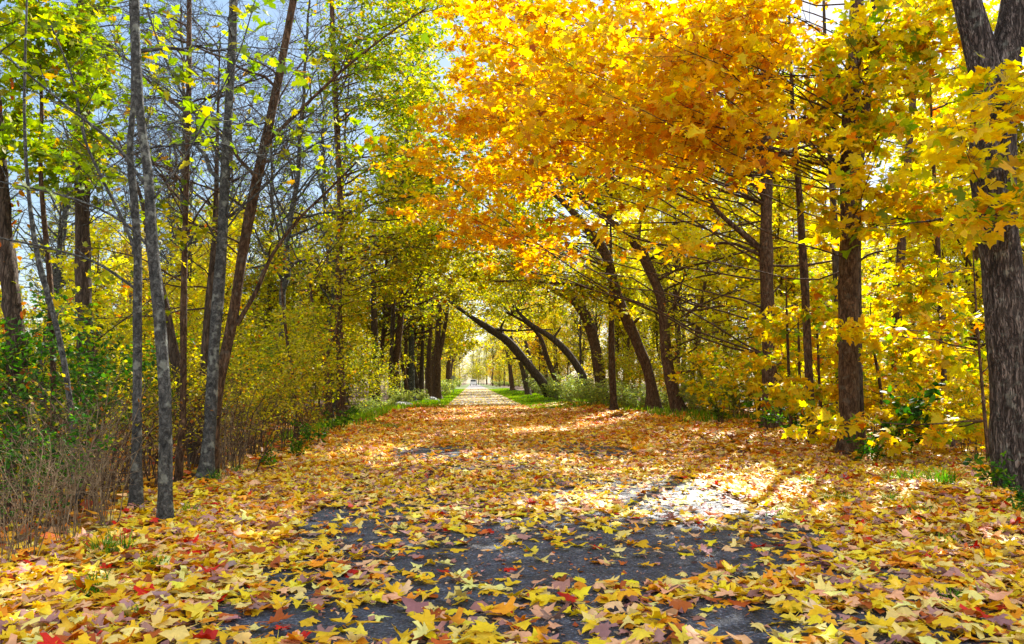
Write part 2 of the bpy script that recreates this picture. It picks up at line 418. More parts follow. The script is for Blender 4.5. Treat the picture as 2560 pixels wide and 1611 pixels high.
# left side, near
tree('L1', 'rough_barked_tree', 'thick dark rough-barked tree standing straight behind the leafy green shrub at the left', 'tree', M_DARKBARK, 12, 222,
     [(205, 900), (198, 740), (195, 600), (193, 450), (193, 300), (197, 150), (195, 0), (196, -400)], [38, 34, 34, 33, 33, 32, 31, 29, 27], rough=0.06, ns=16, top=(0.1, 0.2, 4))
tree('L2', 'slim_tree', 'slim straight grey tree whose top crosses behind the lichen-spotted leaning grey tree', 'tree', M_GREYBARK, 6.3, 330,
     [(323, 900), (323, 740), (323, 577), (313, 442), (306, 366), (314, 230), (312, 100), (300, -200)], [25, 21, 19, 18, 17, 15, 13, 11, 9], top=(-0.1, 0.2, 2.5))
tree('L3', 'slim_tree', 'lichen-spotted grey tree leaning left, rooted in the leaf litter nearest the path', 'tree', M_GREYBARK, 5.66, 400,
     [(386, 900), (374, 740), (358, 577), (349, 423), (330, 273), (320, 113), (318, 0), (315, -250)], [32, 27, 26, 25, 23, 21, 20, 19, 16], top=(0.0, 0.2, 2.8))
tree('L4', 'slim_tree', 'thin brown pole-like tree between the leaning grey tree and the twin-stemmed pair', 'tree', M_BROWNBARK, 8, 425,
     [(428, 1000), (432, 700), (438, 430), (443, 270), (445, 0), (447, -250)], [18, 15, 14, 13, 12, 11, 9], top=(0, 0, 2.5))
tree('L5', 'slim_tree', 'straight light grey tree, the paler stem of the close pair at the left litter edge', 'tree', M_GREYBARK, 7.75, 487,
     [(490, 1050), (503, 820), (520, 600), (533, 330), (546, 100), (550, -50), (556, -300)], [36, 29, 26, 24, 22, 19, 18, 15], top=(0.1, 0, 3))
tree('L6', 'slim_tree', 'brown-grey tree leaning right with a long side limb, the darker stem of the close pair', 'tree', M_BROWNBARK, 8.2, 497,
     [(510, 930), (545, 760), (570, 600), (598, 450), (620, 350), (652, 200), (690, 0), (740, -250)], [32, 26, 25, 24, 23, 22, 20, 18, 14], top=(0.6, 0, 2.5))
tree('L7', 'slim_tree', 'dark slim tree half hidden behind the straight light grey tree', 'tree', M_DARKBARK, 10, 476,
     [(482, 850), (492, 700), (503, 580), (508, 480), (510, 350)], [24, 19, 18, 16, 13, 8], top=(0, 0, 1.5))
tree('L8', 'leaning_tree', 'dark brown tree leaning steeply left behind the lichen-spotted grey tree', 'tree', M_DARKBARK, 11, 474,
     [(430, 920), (402, 800), (382, 700), (352, 590), (335, 480)], [34, 27, 24, 22, 17, 9], top=(-0.4, 0, 1))
tree('L9', 'vine_clad_tree', 'dark vine-hung tree cut off by the left edge of the picture', 'tree', M_DARKBARK, 9, 48,
     [(34, 760), (20, 640), (8, 500), (-2, 380), (-15, 200), (-25, -100)], [44, 38, 36, 34, 30, 26, 22], rough=0.08, top=(-0.2, 0, 4))
tree('L10', 'sapling', 'thin bent sapling rising out of the green shrub at the left', 'sapling', M_GREYBARK, 7, 192,
     [(165, 950), (140, 800), (112, 690), (88, 600), (70, 480), (58, 300), (60, 100)], [16, 13, 12, 12, 11, 9, 7, 5], top=(0, 0, 1.5))
tree('L10b', 'sapling', 'brown sapling close behind the thin bent sapling at the far left', 'sapling', M_BROWNBARK, 9.5, 140,
     [(122, 760), (116, 640), (104, 520), (95, 400), (98, 250), (90, 60)], [16, 13, 12, 11, 10, 8, 6], top=(0, 0, 1))
tree('L11', 'ivy_hung_tree', 'tall tree with a leafy trunk standing alone left of the path in the middle distance', 'tree', M_BROWNBARK, 22, 805,
     [(800, 850), (795, 700), (800, 500), (792, 300), (785, 150), (780, 0), (778, -250)], [24, 18, 16, 15, 14, 12, 11, 8], top=(0, 0, 3))
tree('L12', 'forked_shrub_tree', 'small forked brown tree at the left litter edge beside the tall leafy-trunked tree', 'tree', M_BROWNBARK, 20.5, 776,
     [(770, 900), (755, 820), (738, 740), (725, 640)], [18, 13, 11, 8, 5])
tree('L13', 'slim_tree', 'slim brown sapling among shrubs in front of the forked brown tree', 'tree', M_BROWNBARK, 15, 700,
     [(690, 900), (672, 780), (660, 660)], [10, 8, 7, 4])
# left row further along the path
row = [('dark slim tree, first on the left of the far row along the path', 885, [(884, 850), (880, 760), (878, 650)], [24, 17, 15, 12], 34, M_DARKBARK),
       ('thin dark tree, second from the left in the far row along the path', 922, [(920, 850), (924, 740), (926, 640)], [15, 11, 10, 7], 36, M_DARKBARK),
       ('thin stem leaning left in the clump of stems at the far row', 964, [(948, 870), (938, 815), (930, 740)], [12, 9, 8, 5], 41, M_BROWNBARK),
       ('grey stem in the middle of the far clump, thickest of that clump', 968, [(967, 860), (967, 775), (971, 650)], [19, 14, 13, 9], 42, M_GREYBARK),
       ('short dark stem leaning left at the right of the far clump', 986, [(976, 880), (968, 825), (960, 760)], [12, 9, 8, 5], 42.5, M_DARKBARK),
       ('thin upright dark stem between the far clump and the forked tree', 991, [(992, 860), (995, 760), (999, 640)], [13, 9, 8, 6], 43, M_DARKBARK),
       ('upright brown stem left beside the forked tree at the far row', 1009, [(1008, 850), (1012, 770), (1018, 660)], [15, 11, 10, 7], 45, M_BROWNBARK)]
for i, (lb, bx, ln_, wd, d, bk) in enumerate(row):
    tree('T%d' % i, 'slim_tree', lb, 'tree', bk, d, bx, ln_, wd, ns=7, top=(0, 0, 2.2), group='row of trees left of the far path')
tree('T7', 'forked_tree', 'forked brown tree nearest the path at the end of the far left row', 'tree', M_BROWNBARK, 46, 1027,
     [(1028, 845), (1031, 740), (1034, 640)], [22, 16, 13, 9], ns=8, top=(0, 0, 2), group='row of trees left of the far path')
T['T7'].limb_px([(1030, 850), (1044, 780), (1053, 720), (1060, 650)], 12, 5, 4, 0.9, 4)

# right side
tree('R1', 'forked_maple', 'thick grey ridged-bark tree with a forked top at the right edge of the picture', 'tree', M_RIDGED, 6.4, 2420,
     [(2408, 1110), (2381, 884), (2358, 658), (2338, 480), (2335, 300), (2342, 190)], [138, 116, 103, 95, 91, 96, 90], ns=36, rough=0.022, flare=1.35)
tree('R2', 'maple_tree', 'straight thick brown maple, the stoutest trunk left of the grey ridged tree', 'maple tree', M_BROWNBARK, 9.5, 1995,
     [(1995, 900), (1994, 700), (1996, 520), (1995, 380), (2003, 200), (2012, 60), (2016, -250)], [54, 46, 44, 42, 42, 36, 34, 24], ns=18, top=(0.1, 0, 3.5))
tree('R2b', 'maple_tree', 'dark slim maple standing tight behind the stoutest brown maple', 'maple tree', M_DARKBARK, 9.9, 2014,
     [(2012, 700), (2014, 500), (2019, 400), (2036, 250), (2050, 60), (2064, -200)], [28, 24, 23, 21, 19, 17, 13], top=(0.2, 0, 3))
tree('R3', 'maple_tree', 'brown maple with long limbs arching out leftwards toward the path', 'maple tree', M_BROWNBARK, 15.4, 1810,
     [(1808, 850), (1803, 700), (1801, 560), (1802, 450), (1800, 300), (1797, 200), (1792, 0)], [40, 33, 31, 30, 28, 26, 18, 11], ns=14, top=(0, 0, 3))
tree('R4', 'maple_tree', 'slim maple between the limb-spreading maple and the stoutest brown maple', 'maple tree', M_BROWNBARK, 10.9, 1912,
     [(1905, 950), (1900, 850), (1893, 700), (1885, 560), (1878, 450), (1868, 340), (1860, 180)], [25, 21, 20, 19, 17, 15, 13, 8], top=(0, 0, 2))
tree('R5', 'maple_tree', 'slender brown maple right of the stoutest brown maple, leaning slightly right', 'maple tree', M_BROWNBARK, 13, 2093,
     [(2105, 850), (2112, 700), (2120, 560), (2130, 420), (2145, 250), (2150, 100), (2160, -150)], [26, 22, 21, 20, 18, 16, 14, 10], top=(0.2, 0, 3))
tree('R6', 'maple_sapling', 'thin maple sapling midway between the stoutest brown maple and the grey ridged tree', 'sapling', M_BROWNBARK, 10.4, 2230,
     [(2222, 950), (2215, 800), (2208, 640), (2200, 500), (2192, 330)], [18, 14, 13, 12, 10, 6], top=(0, 0, 1.5))
tree('R6b', 'maple_tree', 'thin dark maple seen just left of the stoutest brown maple', 'maple tree', M_DARKBARK, 12.2, 1974,
     [(1968, 700), (1960, 500), (1946, 260), (1938, 60)], [20, 17, 16, 13, 8], top=(0, 0, 2))
tree('R7', 'leaning_maple', 'brown maple leaning over the path, left one of the two tall leaning maples', 'maple tree', M_BROWNBARK, 23, 1535,
     [(1535, 945), (1525, 880), (1495, 800), (1460, 720), (1438, 650), (1425, 600), (1397, 560), (1368, 525), (1320, 470), (1240, 420)],
     [42, 31, 26, 25, 25, 25, 24, 23, 20, 15, 8], ns=12)
tree('R8', 'leaning_maple', 'brown maple leaning over the path, right one of the two tall leaning maples', 'maple tree', M_BROWNBARK, 20.5, 1600,
     [(1585, 930), (1570, 860), (1562, 780), (1550, 690), (1525, 630), (1500, 580), (1478, 556), (1420, 510), (1340, 450)],
     [42, 30, 26, 24, 24, 24, 25, 20, 14, 7], ns=12)
tree('R9', 'leaning_maple', 'reddish brown tree bending left with a broken-looking top, behind the two tall leaning maples', 'maple tree', M_BROWNBARK, 33, 1418,
     [(1412, 900), (1398, 810), (1375, 740), (1350, 705), (1320, 690), (1270, 670), (1200, 640)], [34, 28, 27, 27, 24, 18, 10, 5], ns=9)
tree('R10', 'slim_maple', 'thin upright trunk just left of the two tall leaning maples', 'maple tree', M_BROWNBARK, 24, 1443,
     [(1440, 900), (1437, 800), (1437, 740), (1436, 600)], [20, 16, 15, 14, 8], ns=8, top=(0, 0, 1.5))
tree('R11', 'leaning_tree', 'dark tree leaning far over the path, nearest the path of the far leaning trees', 'tree', M_DARKBARK, 44, 1302,
     [(1275, 900), (1235, 850), (1190, 800), (1145, 770), (1100, 740), (1050, 705)], [28, 23, 20, 19, 17, 10, 5], ns=8)
tree('R12', 'leaning_tree', 'thinner leaning tree tucked right behind the far dark leaning tree', 'tree', M_BROWNBARK, 40, 1322,
     [(1308, 900), (1285, 840), (1268, 790), (1230, 755), (1190, 735)], [17, 13, 12, 10, 7, 4], ns=7)
tree('R13', 'leaning_tree', 'bent dark tree rising behind weeds, leaning left above the thinner leaning tree', 'tree', M_DARKBARK, 38, 1398,
     [(1362, 870), (1330, 825), (1290, 790), (1250, 765), (1205, 720)], [22, 18, 17, 15, 11, 6], ns=7)
tree('R14', 'sapling', 'thin brown sapling standing alone right of the two tall leaning maples', 'sapling', M_BROWNBARK, 26, 1624,
     [(1632, 850), (1640, 760), (1655, 680), (1668, 590)], [13, 10, 9, 8, 5], ns=6, top=(0.2, 0, 1))
tree('R15', 'slim_tree', 'small dark tree left of the far leaning trees, close to the path', 'tree', M_DARKBARK, 55, 1242,
     [(1228, 870), (1215, 830), (1200, 790)], [15, 11, 9, 6], ns=6)
for i, (bx, d, ln_, lb, gp) in enumerate([(1015, 62, [(1018, 840), (1030, 760), (1060, 680), (1090, 620)], 'tree leaning in from the left over the far lit path, nearer one', 0), (1258, 58, [(1246, 850), (1228, 780), (1195, 700), (1150, 640)], 'tree leaning in from the right over the far lit path, nearer one', 0),
        (1052, 84, [(1055, 850), (1066, 790), (1084, 740), (1105, 700)], 'tree leaning in from the left at the dark mouth of the tunnel', 0), (1205, 80, [(1198, 860), (1186, 800), (1165, 740), (1140, 700)], 'tree leaning in from the right at the dark mouth of the tunnel', 0),
        (990, 52, [(994, 800), (1010, 700), (1030, 600)], 'tree behind the forked brown tree, arching to the right', 0), (1290, 70, [(1275, 840), (1250, 770), (1215, 720)], 'tree arching left behind the far dark leaning tree', 0)]):
    tree('A%d' % i, 'arching_tree', lb, 'tree', M_BROWNBARK, d, bx, ln_, [12, 9, 8, 6, 3], ns=7, group='trees arching over the far path')
sap = [('thin sapling just left of the slim maple, beside the dark green ground shrubs', 1858, [(1855, 900), (1850, 760)], 11.5),
       ('thin sapling just right of the slim maple', 1936, [(1929, 950), (1922, 800)], 11.8),
       ('thin sapling right behind the dark green leafy seedling', 2072, [(2068, 900), (2050, 800)], 11),
       ('thin sapling touching the left side of the grey ridged tree', 2318, [(2312, 950), (2300, 800), (2290, 650)], 8.2),
       ('twig-thin sapling between the slim maple and the limb-spreading maple', 1890, [(1882, 940), (1878, 820)], 12.6)]
for i, (lb, bx, ln_, d) in enumerate(sap):
    tree('S%d' % i, 'maple_sapling', lb, 'sapling', M_BROWNBARK, d, bx, ln_, [9, 7, 6, 4], ns=6, top=(0, 0, 0.7), group='maple saplings under the right-hand maples')

# fork of the big right tree
R1 = T['R1']
for ln_, wd in (([(2330, 290), (2322, 215), (2304, 120), (2272, 0), (2236, -160), (2200, -420)], [84, 76, 70, 63, 56, 40]),
                ([(2336, 290), (2350, 215), (2371, 100), (2388, 0), (2402, -160), (2420, -420)], [84, 76, 70, 68, 60, 44])):
    p, r = spline([P(a, b, 6.4) for a, b in ln_], np.array(wd) * S / F * 6.4 / 2, 0.1)
    mb = MB(); V, Fq = tubes(p[None], r[None], 24, 0.022, R1.r); mb.add(V, F4=Fq); R1.extra.append(mb)
    R1.pts = np.concatenate([R1.pts, p[-8:]]); R1.rad = np.concatenate([R1.rad, r[-8:]])

# leaf looks
lf = lambda pal, n, size, tpl=T_MID, **k: dict(pal=pal, n=n, size=size, tpl=tpl, **k)
gold = lf(GOLD, 2.9, 0.12, tilt=0.52, hang=.45, curl=.5, t0=.34); goldn = lf(GOLD, 5, 0.125, T_HI, tilt=0.42)
mixn = lf(MIXR, 3.2, 0.12, T_HI, tilt=0.55, hang=.45, curl=.5); yelm = lf(YEL, 4, 0.125, tilt=0.5); orng = lf(ORNG, 2.8, 0.12, tilt=0.5, hang=.4, t0=.55)
ygr = lf(YGRN, 5, 0.10, T_LOW, tilt=0.6); grny = lf(GRNY, 4, 0.10, T_LOW, tilt=0.6); grnm = lf(GRNY, 3, 0.10, T_MID, tilt=0.6)

# explicit limbs
T['R3'].limb_px([(1790, 590), (1740, 545), (1680, 490), (1640, 430), (1612, 365)], 15, 7, 6, 0.7, 4, yelm)
T['R3'].limb_px([(1675, 488), (1600, 460), (1540, 430), (1480, 385), (1400, 350)], 8, 3, 9, 0.7, 5, yelm)
T['R3'].limb_px([(1786, 600), (1720, 572), (1640, 580), (1550, 575), (1480, 555), (1400, 500)], 9, 3, 5, 0.45, 4, lf(YEL, 1.2, .12, tilt=.5))
T['R3'].limb_px([(1796, 395), (1745, 340), (1690, 310), (1600, 260), (1500, 220)], 11, 4, 10, 0.8, 5, gold)
T['R3'].limb_px([(1798, 350), (1745, 300), (1690, 275), (1590, 200)], 9, 3, 10, 0.8, 5, gold)
T['R3'].limb_px([(1796, 360), (1700, 375), (1600, 385), (1500, 380), (1380, 330)], 7, 3, 10, 0.8, 5, gold)
T['R4'].limb_px([(1872, 345), (1830, 325), (1795, 300), (1750, 250)], 9, 4, 6, 0.5, 5, mixn)
for q in ([(1868, 345), (1885, 290), (1910, 230), (1925, 150)], [(1868, 345), (1850, 280), (1840, 200), (1845, 120)], [(1870, 340), (1900, 310), (1940, 270)]):
    T['R4'].limb_px(q, 8, 3, 6, 0.5, 5, mixn)
T['R7'].limb_px([(1457, 715), (1420, 690), (1370, 672), (1300, 665), (1230, 660), (1160, 662)], 12, 4, 8, 0.9, 5, ygr)
T['R7'].limb_px([(1432, 630), (1360, 605), (1290, 607), (1200, 620)], 6, 3, 8, 0.9, 5, ygr)
T['R7'].limb_px([(1428, 610), (1415, 560), (1440, 500), (1460, 420)], 12, 5, 8, 1.0, 5, yelm)
T['R8'].limb_px([(1560, 760), (1590, 700), (1610, 640), (1600, 560)], 7, 3, 7, 0.9, 5, yelm)
T['R8'].limb_px([(1500, 580), (1505, 520), (1530, 450), (1540, 380)], 12, 5, 8, 1.0, 5, yelm)
T['R9'].limb_px([(1372, 735), (1400, 715), (1420, 700)], 6, 3, 3, 0.6, 3, ygr)
T['R11'].limb_px([(1150, 772), (1200, 778), (1260, 775), (1300, 776)], 7, 3, 4, 0.6, 3, ygr)
T['L6'].limb_px([(556, 765), (600, 690), (640, 600), (690, 530), (780, 440), (840, 380)], 12, 4, 6, 0.5, 4)
T['L6'].limb_px([(616, 345), (700, 265), (800, 170), (900, 90), (1000, 20)], 10, 3, 8, 0.6, 5, lf(GRNY, 0.6, 0.10, T_MID))
T['L3'].limb_px([(345, 440), (270, 340), (170, 260), (60, 170), (-40, 90)], 9, 3, 7, 0.5, 4, lf(GRNY, 1, 0.09, T_MID))
T['L3'].limb_px([(368, 600), (300, 530), (180, 470), (60, 440), (-40, 420)], 7, 3, 6, 0.5, 4, lf(GRNY, .6, 0.09, T_MID))
T['L2'].limb_px([(322, 600), (290, 520), (240, 420), (200, 330), (175, 200), (120, 60)], 9, 4, 7, 0.5, 4, lf(GRNY, .8, 0.09, T_MID))
T['L2'].limb_px([(320, 680), (230, 620), (120, 585), (0, 560), (-60, 545)], 7, 3, 5, 0.4, 4)
T['L3'].limb_px([(360, 470), (420, 390), (500, 250), (560, 130), (600, 0)], 6, 2.5, 8, 0.5, 5, lf(GRNY, .5, 0.10, T_MID))
T['L5'].limb_px([(530, 400), (490, 320), (440, 240), (380, 120), (340, 0)], 7, 3, 8, 0.6, 5, lf(GRNY, .5, 0.10, T_MID))
T['L5'].limb_px([(524, 520), (600, 460), (680, 380), (760, 330), (860, 300)], 6, 2.5, 8, 0.6, 5, lf(GRNY, .6, 0.10, T_MID))
T['L4'].limb_px([(436, 440), (400, 400), (340, 380), (260, 300)], 6, 2.5, 6, 0.5, 4)
T['L4'].limb_px([(434, 560), (480, 480), (560, 400), (620, 300)], 5, 2, 6, 0.5, 4)
T['L12'].limb_px([(762, 850), (790, 780), (800, 700), (815, 620)], 9, 4, 6, 0.9, 4, ygr)

for k, q, w0 in (('R9', [(1352, 706), (1338, 680), (1330, 668)], 16), ('R9', [(1318, 690), (1295, 683), (1285, 685)], 12), ('R7', [(1482, 765), (1505, 745), (1512, 735)], 9), ('R8', [(1562, 770), (1545, 750)], 8), ('R11', [(1180, 792), (1178, 770), (1185, 755)], 8), ('R11', [(1232, 846), (1205, 842)], 7), ('R13', [(1300, 797), (1318, 770)], 7), ('R3', [(1806, 700), (1835, 670)], 6), ('R2', [(1994, 640), (2040, 600), (2075, 590)], 7)):
    T[k].limb_px(q, w0, w0 * .6, 0)
# canopy sprays
tr = lambda *k: [T[q] for q in k]
fill([(1030, 0), (1085, 150), (1070, 260), (1140, 340), (1220, 385), (1400, 335), (1540, 260), (1680, 190), (1830, 120), (1830, -30), (1010, -30)],
     42, 7, 11.5, tr('R2', 'R4', 'R3', 'R6b'), 1, leaf=gold, subs=10, sl=0.85, twigs=5, rise=0.30, r0=.011)
fill([(1100, 60), (1120, 300), (1230, 400), (1480, 290), (1750, 110), (1800, 0)], 26, 12, 17, tr('R3', 'R8', 'R5'), 2, leaf=orng, subs=10, sl=0.9, twigs=5, rise=0.3, r0=.012)
fill([(1380, 330), (1800, 200), (2300, 150), (2300, 880), (1700, 800), (1600, 600), (1420, 480)], 56, 16.5, 23, tr('R3', 'R5', 'R8', 'R6b', 'R14'), 3, leaf=yelm, subs=10, sl=0.85, twigs=5, rise=0.2)
fill([(1820, -20), (2290, -20), (2290, 480), (2080, 440), (2040, 330), (1930, 300)], 24, 6.8, 10.5, tr('R2', 'R4', 'R6', 'R5', 'R2b'), 4, leaf=mixn, subs=8, sl=0.6, twigs=5, rise=0.25, r0=.014)
fill([(1720, 640), (2280, 600), (2310, 1050), (2060, 1050), (1780, 980)], 16, 8.5, 12, tr('R4', 'R6', 'S0', 'S1', 'S2', 'S3', 'S4', 'R5'), 5, leaf=mixn, subs=6, sl=0.5, twigs=4, rise=0.15)
fill([(870, 430), (960, 340), (1030, 200), (1040, 0), (1150, 0), (1180, 380), (1200, 470), (1040, 490), (930, 470)], 34, 12, 18, tr('R3', 'R8'), 6, leaf=lf(ORNG, 4, .12, tilt=.5, hang=.4, t0=.6), subs=10, sl=0.8, twigs=5, rise=0.3, r0=.02)
fill([(820, 600), (1180, 540), (1450, 590), (1480, 720), (1300, 700), (1100, 640), (1040, 640), (850, 690)], 44, 21, 40, tr('R7', 'R9', 'R11', 'T7', 'R12', 'R13', 'L11', 'T1', 'T4'), 7, leaf=lf(YGRN, 5, 0.13, T_LOW, tilt=.6), subs=10, sl=1.5, twigs=5, rise=0.35, r0=.022)
fill([(1000, -30), (1340, -30), (1340, 420), (1200, 560), (980, 560), (940, 300)], 70, 20, 34, tr('L11', 'R7', 'R8', 'R10', 'T2', 'T7', 'R9'), 21, leaf=lf(YGRN + GRNY[:2] + YEL[:2], 7, 0.15, T_LOW, tilt=.6), subs=10, sl=1.4, twigs=5, rise=0.35, r0=.03)
fill([(1010, 560), (1290, 560), (1270, 760), (1190, 872), (1065, 876), (1000, 790)], 90, 46, 95, tr('A0', 'A1', 'A2', 'A3', 'A4', 'A5'), 22, leaf=lf(YEL[:2] + YGRN, 6, 0.2, T_LOW, tilt=.6), subs=10, sl=1.7, twigs=5, rise=0.35, r0=.03)
fill([(1010, 470), (1170, 470), (1170, 640), (1010, 640)], 16, 24, 36, tr('L11', 'R7', 'T2', 'T7', 'R9'), 27, leaf=lf(YGRN, 7, 0.15, T_LOW, tilt=.6), subs=10, sl=1.3, twigs=5, rise=.35, r0=.02)
fill([(1030, 650), (1290, 640), (1340, 740), (1230, 750), (1100, 720)], 20, 36, 46, tr('R11', 'R12', 'R13'), 24, leaf=lf(YGRN, 5, 0.15, T_LOW, tilt=.6), subs=9, sl=1.1, twigs=5, rise=0.2, r0=.02)
fill([(2230, 180), (2420, 120), (2420, 560), (2260, 520)], 7, 5.2, 6.4, tr('R1'), 25, leaf=lf(MIXR, 2.2, .12, T_HI, tilt=.5), subs=6, sl=.4, twigs=4, rise=.2, r0=.008)
fill([(210, -20), (840, -20), (840, 380), (600, 460), (210, 520)], 64, 6.5, 13, tr('L2', 'L3', 'L5', 'L6', 'L4', 'L7', 'L1'), 23, leaf=dict(minr=.0036, flat=.35), subs=11, sl=0.8, twigs=7, rise=1.0, r0=.010)
fill([(800, -20), (1060, -20), (1090, 260), (1000, 360), (850, 390), (770, 200)], 24, 17, 26, tr('L11'), 8, leaf=lf(GRNY, 4, 0.12, T_LOW, tilt=.6), subs=10, sl=1.0, twigs=5, rise=0.3)
fill([(640, 460), (860, 400), (860, 700), (810, 860), (650, 850)], 15, 17, 24, tr('L11', 'L12', 'L13'), 9, leaf=lf(YGRN, 4, 0.11, T_LOW, tilt=.7), subs=9, sl=0.9, twigs=5, rise=0.2)
fill([(-30, -20), (190, -20), (260, 200), (200, 420), (-30, 420)], 22, 8, 12, tr('L9', 'L10', 'L10b', 'L1'), 10, leaf=lf(GRNY, 4, 0.10, T_MID, tilt=.6), subs=8, sl=0.6, twigs=5, rise=0.4)
fill([(210, 20), (820, 20), (820, 400), (600, 420), (210, 480)], 22, 6.5, 10, tr('L2', 'L3', 'L5', 'L6', 'L4'), 11, leaf=lf(GRNY, .45, 0.10, T_MID, tilt=.6, flat=.4), subs=8, sl=0.55, twigs=5, rise=0.8)
fill([(20, 560), (500, 500), (520, 700), (100, 750)], 10, 7, 11, tr('L2', 'L3', 'L10', 'L7', 'L4'), 12, leaf=lf(YGRN, 1.2, 0.08, T_MID, tilt=.7, flat=.3), subs=7, sl=0.5, twigs=4, rise=0.3)
# vine leaves on the far left trunk
v = T['L9']; n = 160; i_ = v.r.integers(2, len(v.pts) // 2, n)
pos = v.pts[i_] + v.r.normal(0, 0.13, (n, 3)); c, _ = pick([(.80, .5, .06, 2), (.8, .4, .08, 2), (.5, .5, .1, 1)], n, v.r)
v.cr.add(*leaves(pos, nrm(v.r.normal(size=(n, 3)) - UP), v.r.normal(size=(n, 3)), np.full(n, 0.09), c, T_OVAL, 0.3, v.r))
# ivy on the middle-distance trunk
v = T['L11']; n = 900; i_ = v.r.integers(2, len(v.pts) - 4, n)
pos = v.pts[i_] + v.r.normal(0, 0.2, (n, 3)); c, _ = pick(YGRN, n, v.r)
v.cr.add(*leaves(pos, nrm(v.r.normal(size=(n, 3)) - UP), v.r.normal(size=(n, 3)), np.full(n, 0.11), c, T_LOW, 0.3, v.r))
# upper crowns, mostly over the top of the picture
cheap = lambda pal, n=4, s=0.15: lf(pal, n, s, T_MID, tilt=.5)
for k, pal, n in (('R2', GOLD, 2), ('R3', GOLD, 3), ('R1', MIXR, 1), ('R5', YEL, 2), ('R2b', GOLD, 1), ('R6b', YEL, 1)):
    t = T[k]; zt = t.pts[:, 2].max()
    above(t, n, zt - 3.5, zt + 1.2, 3.0, len(k) + n, leaf=cheap(pal), subs=9, sl=1.0, twigs=4)
for k, n in (('L1', 10), ('L9', 10), ('L5', 5), ('L6', 6), ('L3', 5), ('L2', 4), ('L4', 4)):
    t = T[k]; zt = t.pts[:, 2].max()
    above(t, n, zt - 3, zt + 0.5, 1.7, len(k) + n, leaf=cheap(GRNY, 1.5 if k in ('L1', 'L9') else .6, .11), subs=8, sl=0.7, twigs=4)
for i in range(8): above(T['T%d' % i], 6, 4, T['T%d' % i].pts[-1, 2] + .8, 1.6, 50 + i, leaf=cheap(YGRN, 4, .14), subs=7, sl=0.9, twigs=4)
for k in ('R10', 'R14', 'R15'): above(T[k], 7, 2.2, T[k].pts[-1, 2] + .5, 1.6, 70 + len(k), leaf=cheap(YEL, 4, .14), subs=7, sl=0.8, twigs=4)
for i in range(5): above(T['S%d' % i], 6, 0.6, T['S%d' % i].pts[-1, 2] + .2, 0.7, 80 + i, leaf=mixn, subs=5, sl=0.35, twigs=3)
for t in T.values():
    t.done(M_LEAF)

# ---------------------------------------------------------------- the wood behind
def proto(name, bark, H, w, r, clear, n_limb, L, leaf, rad=0.07, bare=0.0, lean=0.3):
    """Trunk and crown meshes of one background tree."""
    k = int(H / 0.5) + 2
    z = np.linspace(0, H, k); p = np.stack([np.cumsum(r.normal(0, .05, k)) + lean * (z / H)**2 * w, np.cumsum(r.normal(0, .05, k)), z], 1); p[0, :2] = 0
    R = rad * (1 - 0.85 * z / H) + .008
    mb = MB(); mb.add(*_q(tubes(p[None], R[None], 8, 0.03, r)))
    b = H * (1 - clear) / 1
    Q, Rq = kids(p[None], R[None], n_limb, L, ang=(0.7, 1.2), t0=clear, t1=0.99, flat=0.2, k=6, rs=0.5, bend=0.25, r=r, minr=.006, taper=0.6)
    mb.add(*_q(tubes(Q, Rq, 4)))
    W, Rw = kids(Q, Rq, 7, L * 0.45, t0=.2, flat=.45, k=4, r=r, minr=.004)
    mb.add(*_q(tubes(W, Rw, 3)))
    X, Rx = kids(W, Rw, 4, L * 0.24, t0=.2, flat=.4, k=3, r=r, minr=.0025)
    mb.add(*_q(tubes(X, Rx, 3)))
    cr = MB()
    A = np.concatenate([X, W[:, 1:4]])
    if bare: A = A[r.random(len(A)) > bare]
    pos, a, nm, sz = leaf_on(A, leaf['n'], leaf['size'], leaf.get('tilt', .6), r)
    c, _ = pick(leaf['pal'], len(pos), r)
    cr.add(*leaves(pos, a, nm, sz, c, leaf.get('tpl', T_LOW), .3, r))
    return mb.mesh('trunk', bark, smooth=True), cr.mesh('crown', M_LEAFB)

def plant(name, pm, loc, rz, sc_, label, cat, group, parts=('trunk', 'crown')):
    e = empty(name, loc); e.rotation_euler = (0, 0, rz); e.scale = (sc_,) * 3
    tag(e, label, cat, group)
    for nme, me in zip(parts, pm): link(nme, me, e)
    return e

pr = np.random.default_rng(5)
PA = [proto('a', M_BROWNBARK, 8.5, 1, np.random.default_rng(20 + i), .14, 36, 1.7, lf(YGRN, 4, .115)) for i in range(2)]
PY = [proto('y', M_BROWNBARK, 8.5, 1, np.random.default_rng(30 + i), .16, 36, 1.9, lf(YEL, 4, .13)) for i in range(2)]
PO = [proto('o', M_BROWNBARK, 9, 1, np.random.default_rng(40), .2, 34, 1.8, lf(ORNG, 3, .12))]
PG = [proto('g', M_GREYBARK, 9, 1, np.random.default_rng(50), .2, 34, 1.8, lf(GRNY, 3, .12))]
PB = [proto('b', M_GREYBARK, 13, 1.5, np.random.default_rng(60 + i), .3, 44, 2.2, lf(GRNY, 1, .11), rad=.11, bare=.8) for i in range(2)]
PD = [proto('d', M_DARKBARK, 12, 1, np.random.default_rng(70), .35, 30, 1.8, lf(RUST, 1, .11), rad=.13, bare=.5)]

def wood(n, xr, yr, kinds, seed, label, group, smin=.8, smax=1.2, hmax=None, mind=1.6, name=None):
    r = np.random.default_rng(seed); got = []; tries = 0
    while len(got) < n and tries < n * 60:
        tries += 1
        y = r.uniform(*yr); x = r.uniform(xr[0], xr[1])
        if any((x - a)**2 + (y - b)**2 < mind**2 for a, b in got): continue
        got.append((x, y))
        pm, H, lb, nm = kinds[r.integers(len(kinds))]
        s = r.uniform(smin, smax)
        if hmax: s = min(s, hmax * y / H)
        plant(nm, pm, (x, y, float(gz(x, y)) - .05), r.uniform(0, 6.28), s, label % lb, 'tree', group)

